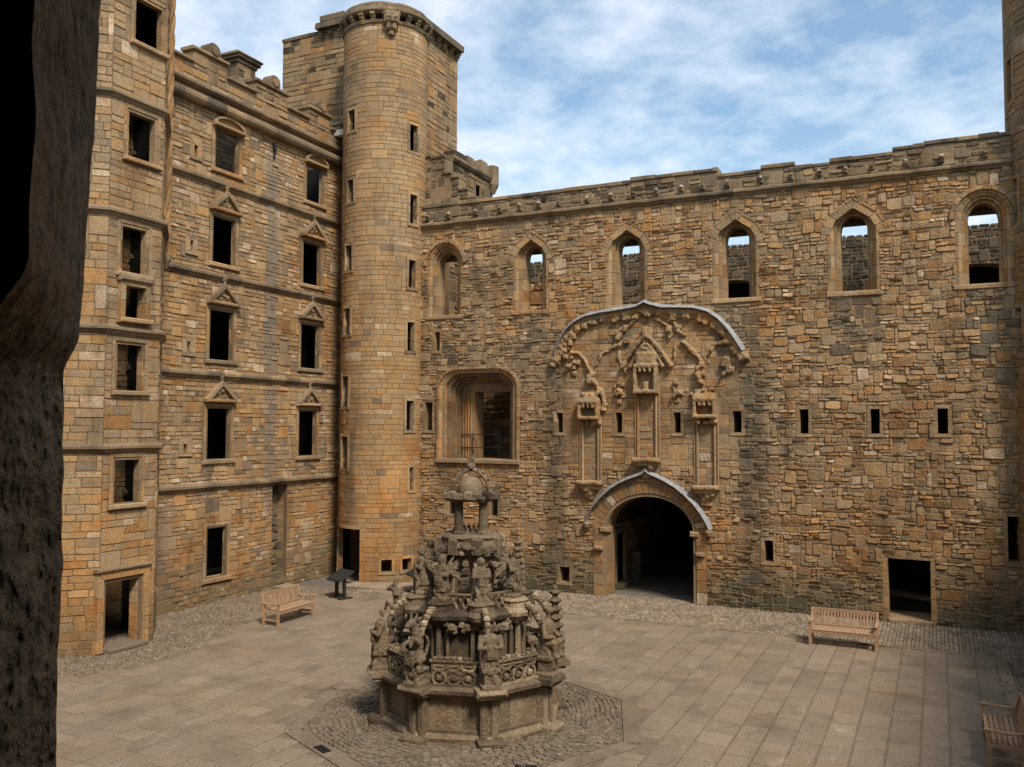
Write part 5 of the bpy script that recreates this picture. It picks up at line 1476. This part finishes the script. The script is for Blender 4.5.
# ================================================================= CAMERA
F_PX = 887.7; PITCH, ROLL, YAW = .0494, -.0033, .4469
Rz = Matrix.Rotation(YAW, 3, 'Z'); Rx = Matrix.Rotation(PITCH, 3, 'X'); Ry = Matrix.Rotation(ROLL, 3, 'Y')
Rm = Rz @ Rx @ Ry
right = Rm @ Vector((1, 0, 0)); fwd = Rm @ Vector((0, 1, 0)); up = Rm @ Vector((0, 0, 1))
cd = bpy.data.cameras.new('camera'); co_ = bpy.data.objects.new('camera', cd); COL.objects.link(co_)
mw = Matrix.Identity(4)
for i in range(3): mw[i][0] = right[i]; mw[i][1] = up[i]; mw[i][2] = -fwd[i]; mw[i][3] = CAM[i]
co_.matrix_world = mw
cd.sensor_width = 36; cd.lens = 36*F_PX/1024; cd.clip_start = .05; cd.clip_end = 5000
cd.dof.use_dof = True; cd.dof.focus_distance = 24; cd.dof.aperture_fstop = 16
SC.camera = co_

# ================================================================= LIGHT AND SKY
SUN_EL, SUN_AZ = rad(50), rad(-38)      # azimuth of the sun direction measured from +x towards +y
sd = Vector((math.cos(SUN_EL)*math.cos(SUN_AZ), math.cos(SUN_EL)*math.sin(SUN_AZ), math.sin(SUN_EL)))
ld = bpy.data.lights.new('sun', 'SUN'); lo = bpy.data.objects.new('sun', ld); COL.objects.link(lo)
ld.energy = 2.75; ld.angle = rad(12); ld.color = (1, .93, .83)
lo.rotation_euler = sd.to_track_quat('Z', 'Y').to_euler(); lo.location = (20, -20, 40)
wd_ = bpy.data.worlds.new('World'); SC.world = wd_; wd_.use_nodes = True
nt = wd_.node_tree; nt.nodes.clear(); b = NB(nt)
out = b.n('ShaderNodeOutputWorld'); bg = b.n('ShaderNodeBackground'); b.l(bg.outputs[0], out.inputs[0])
sky = b.n('ShaderNodeTexSky', sky_type='NISHITA'); sky.sun_disc = False; sky.sun_elevation = SUN_EL; sky.sun_rotation = PI/2-SUN_AZ
sky.air_density = 1.2; sky.dust_density = 1.5; sky.ozone_density = 1.5
tc = b.n('ShaderNodeTexCoord'); D = tc.outputs['Generated']
xyz = b.n('ShaderNodeSeparateXYZ'); b.l(D, xyz.inputs[0])
zz = b.math('ADD', b.math('MAXIMUM', xyz.outputs[2], 0.0), .22)
cx_ = b.math('DIVIDE', xyz.outputs[0], zz); cy_ = b.math('DIVIDE', xyz.outputs[1], zz)
cv = b.n('ShaderNodeCombineXYZ'); b.l(cx_, cv.inputs[0]); b.l(cy_, cv.inputs[1])
mpv = b.n('ShaderNodeMapping'); b.l(cv.outputs[0], mpv.inputs[0]); mpv.inputs['Rotation'].default_value = (0, 0, rad(25)); mpv.inputs['Scale'].default_value = (1.0, 1.0, 1); mpv.inputs['Location'].default_value = (5.1, 3.4, 0)
n1 = b.noise(mpv.outputs[0], 1.0, 3, .5, .05); n2 = b.noise(mpv.outputs[0], 8, 6, .6, .12); n3 = b.noise(mpv.outputs[0], 2.6, 4, .5, .2)
cl = b.math('ADD', b.math('ADD', b.math('MULTIPLY', n1, .36), b.math('MULTIPLY', n2, .38)), b.math('MULTIPLY', n3, .26))
cf = b.maprange(cl, .42, .61, .1, .8)
hz = b.maprange(xyz.outputs[2], .06, .40, .55, 0.0)
cf = b.math('MAXIMUM', cf, b.math('MULTIPLY', hz, .8))
colr = b.mix(cf, b.mix(1.0, sky.outputs[0], (.95, 1.2, 1.27), 'MULTIPLY'), (7.5, 8.0, 8.7))
b.l(colr, bg.inputs[0]); bg.inputs[1].default_value = .082
SC.view_settings.view_transform = 'Standard'; SC.view_settings.look = 'None'; SC.view_settings.exposure = .76; SC.view_settings.gamma = 1
SC.cycles.max_bounces = 6; SC.cycles.diffuse_bounces = 4
SC.cycles.use_denoising = True
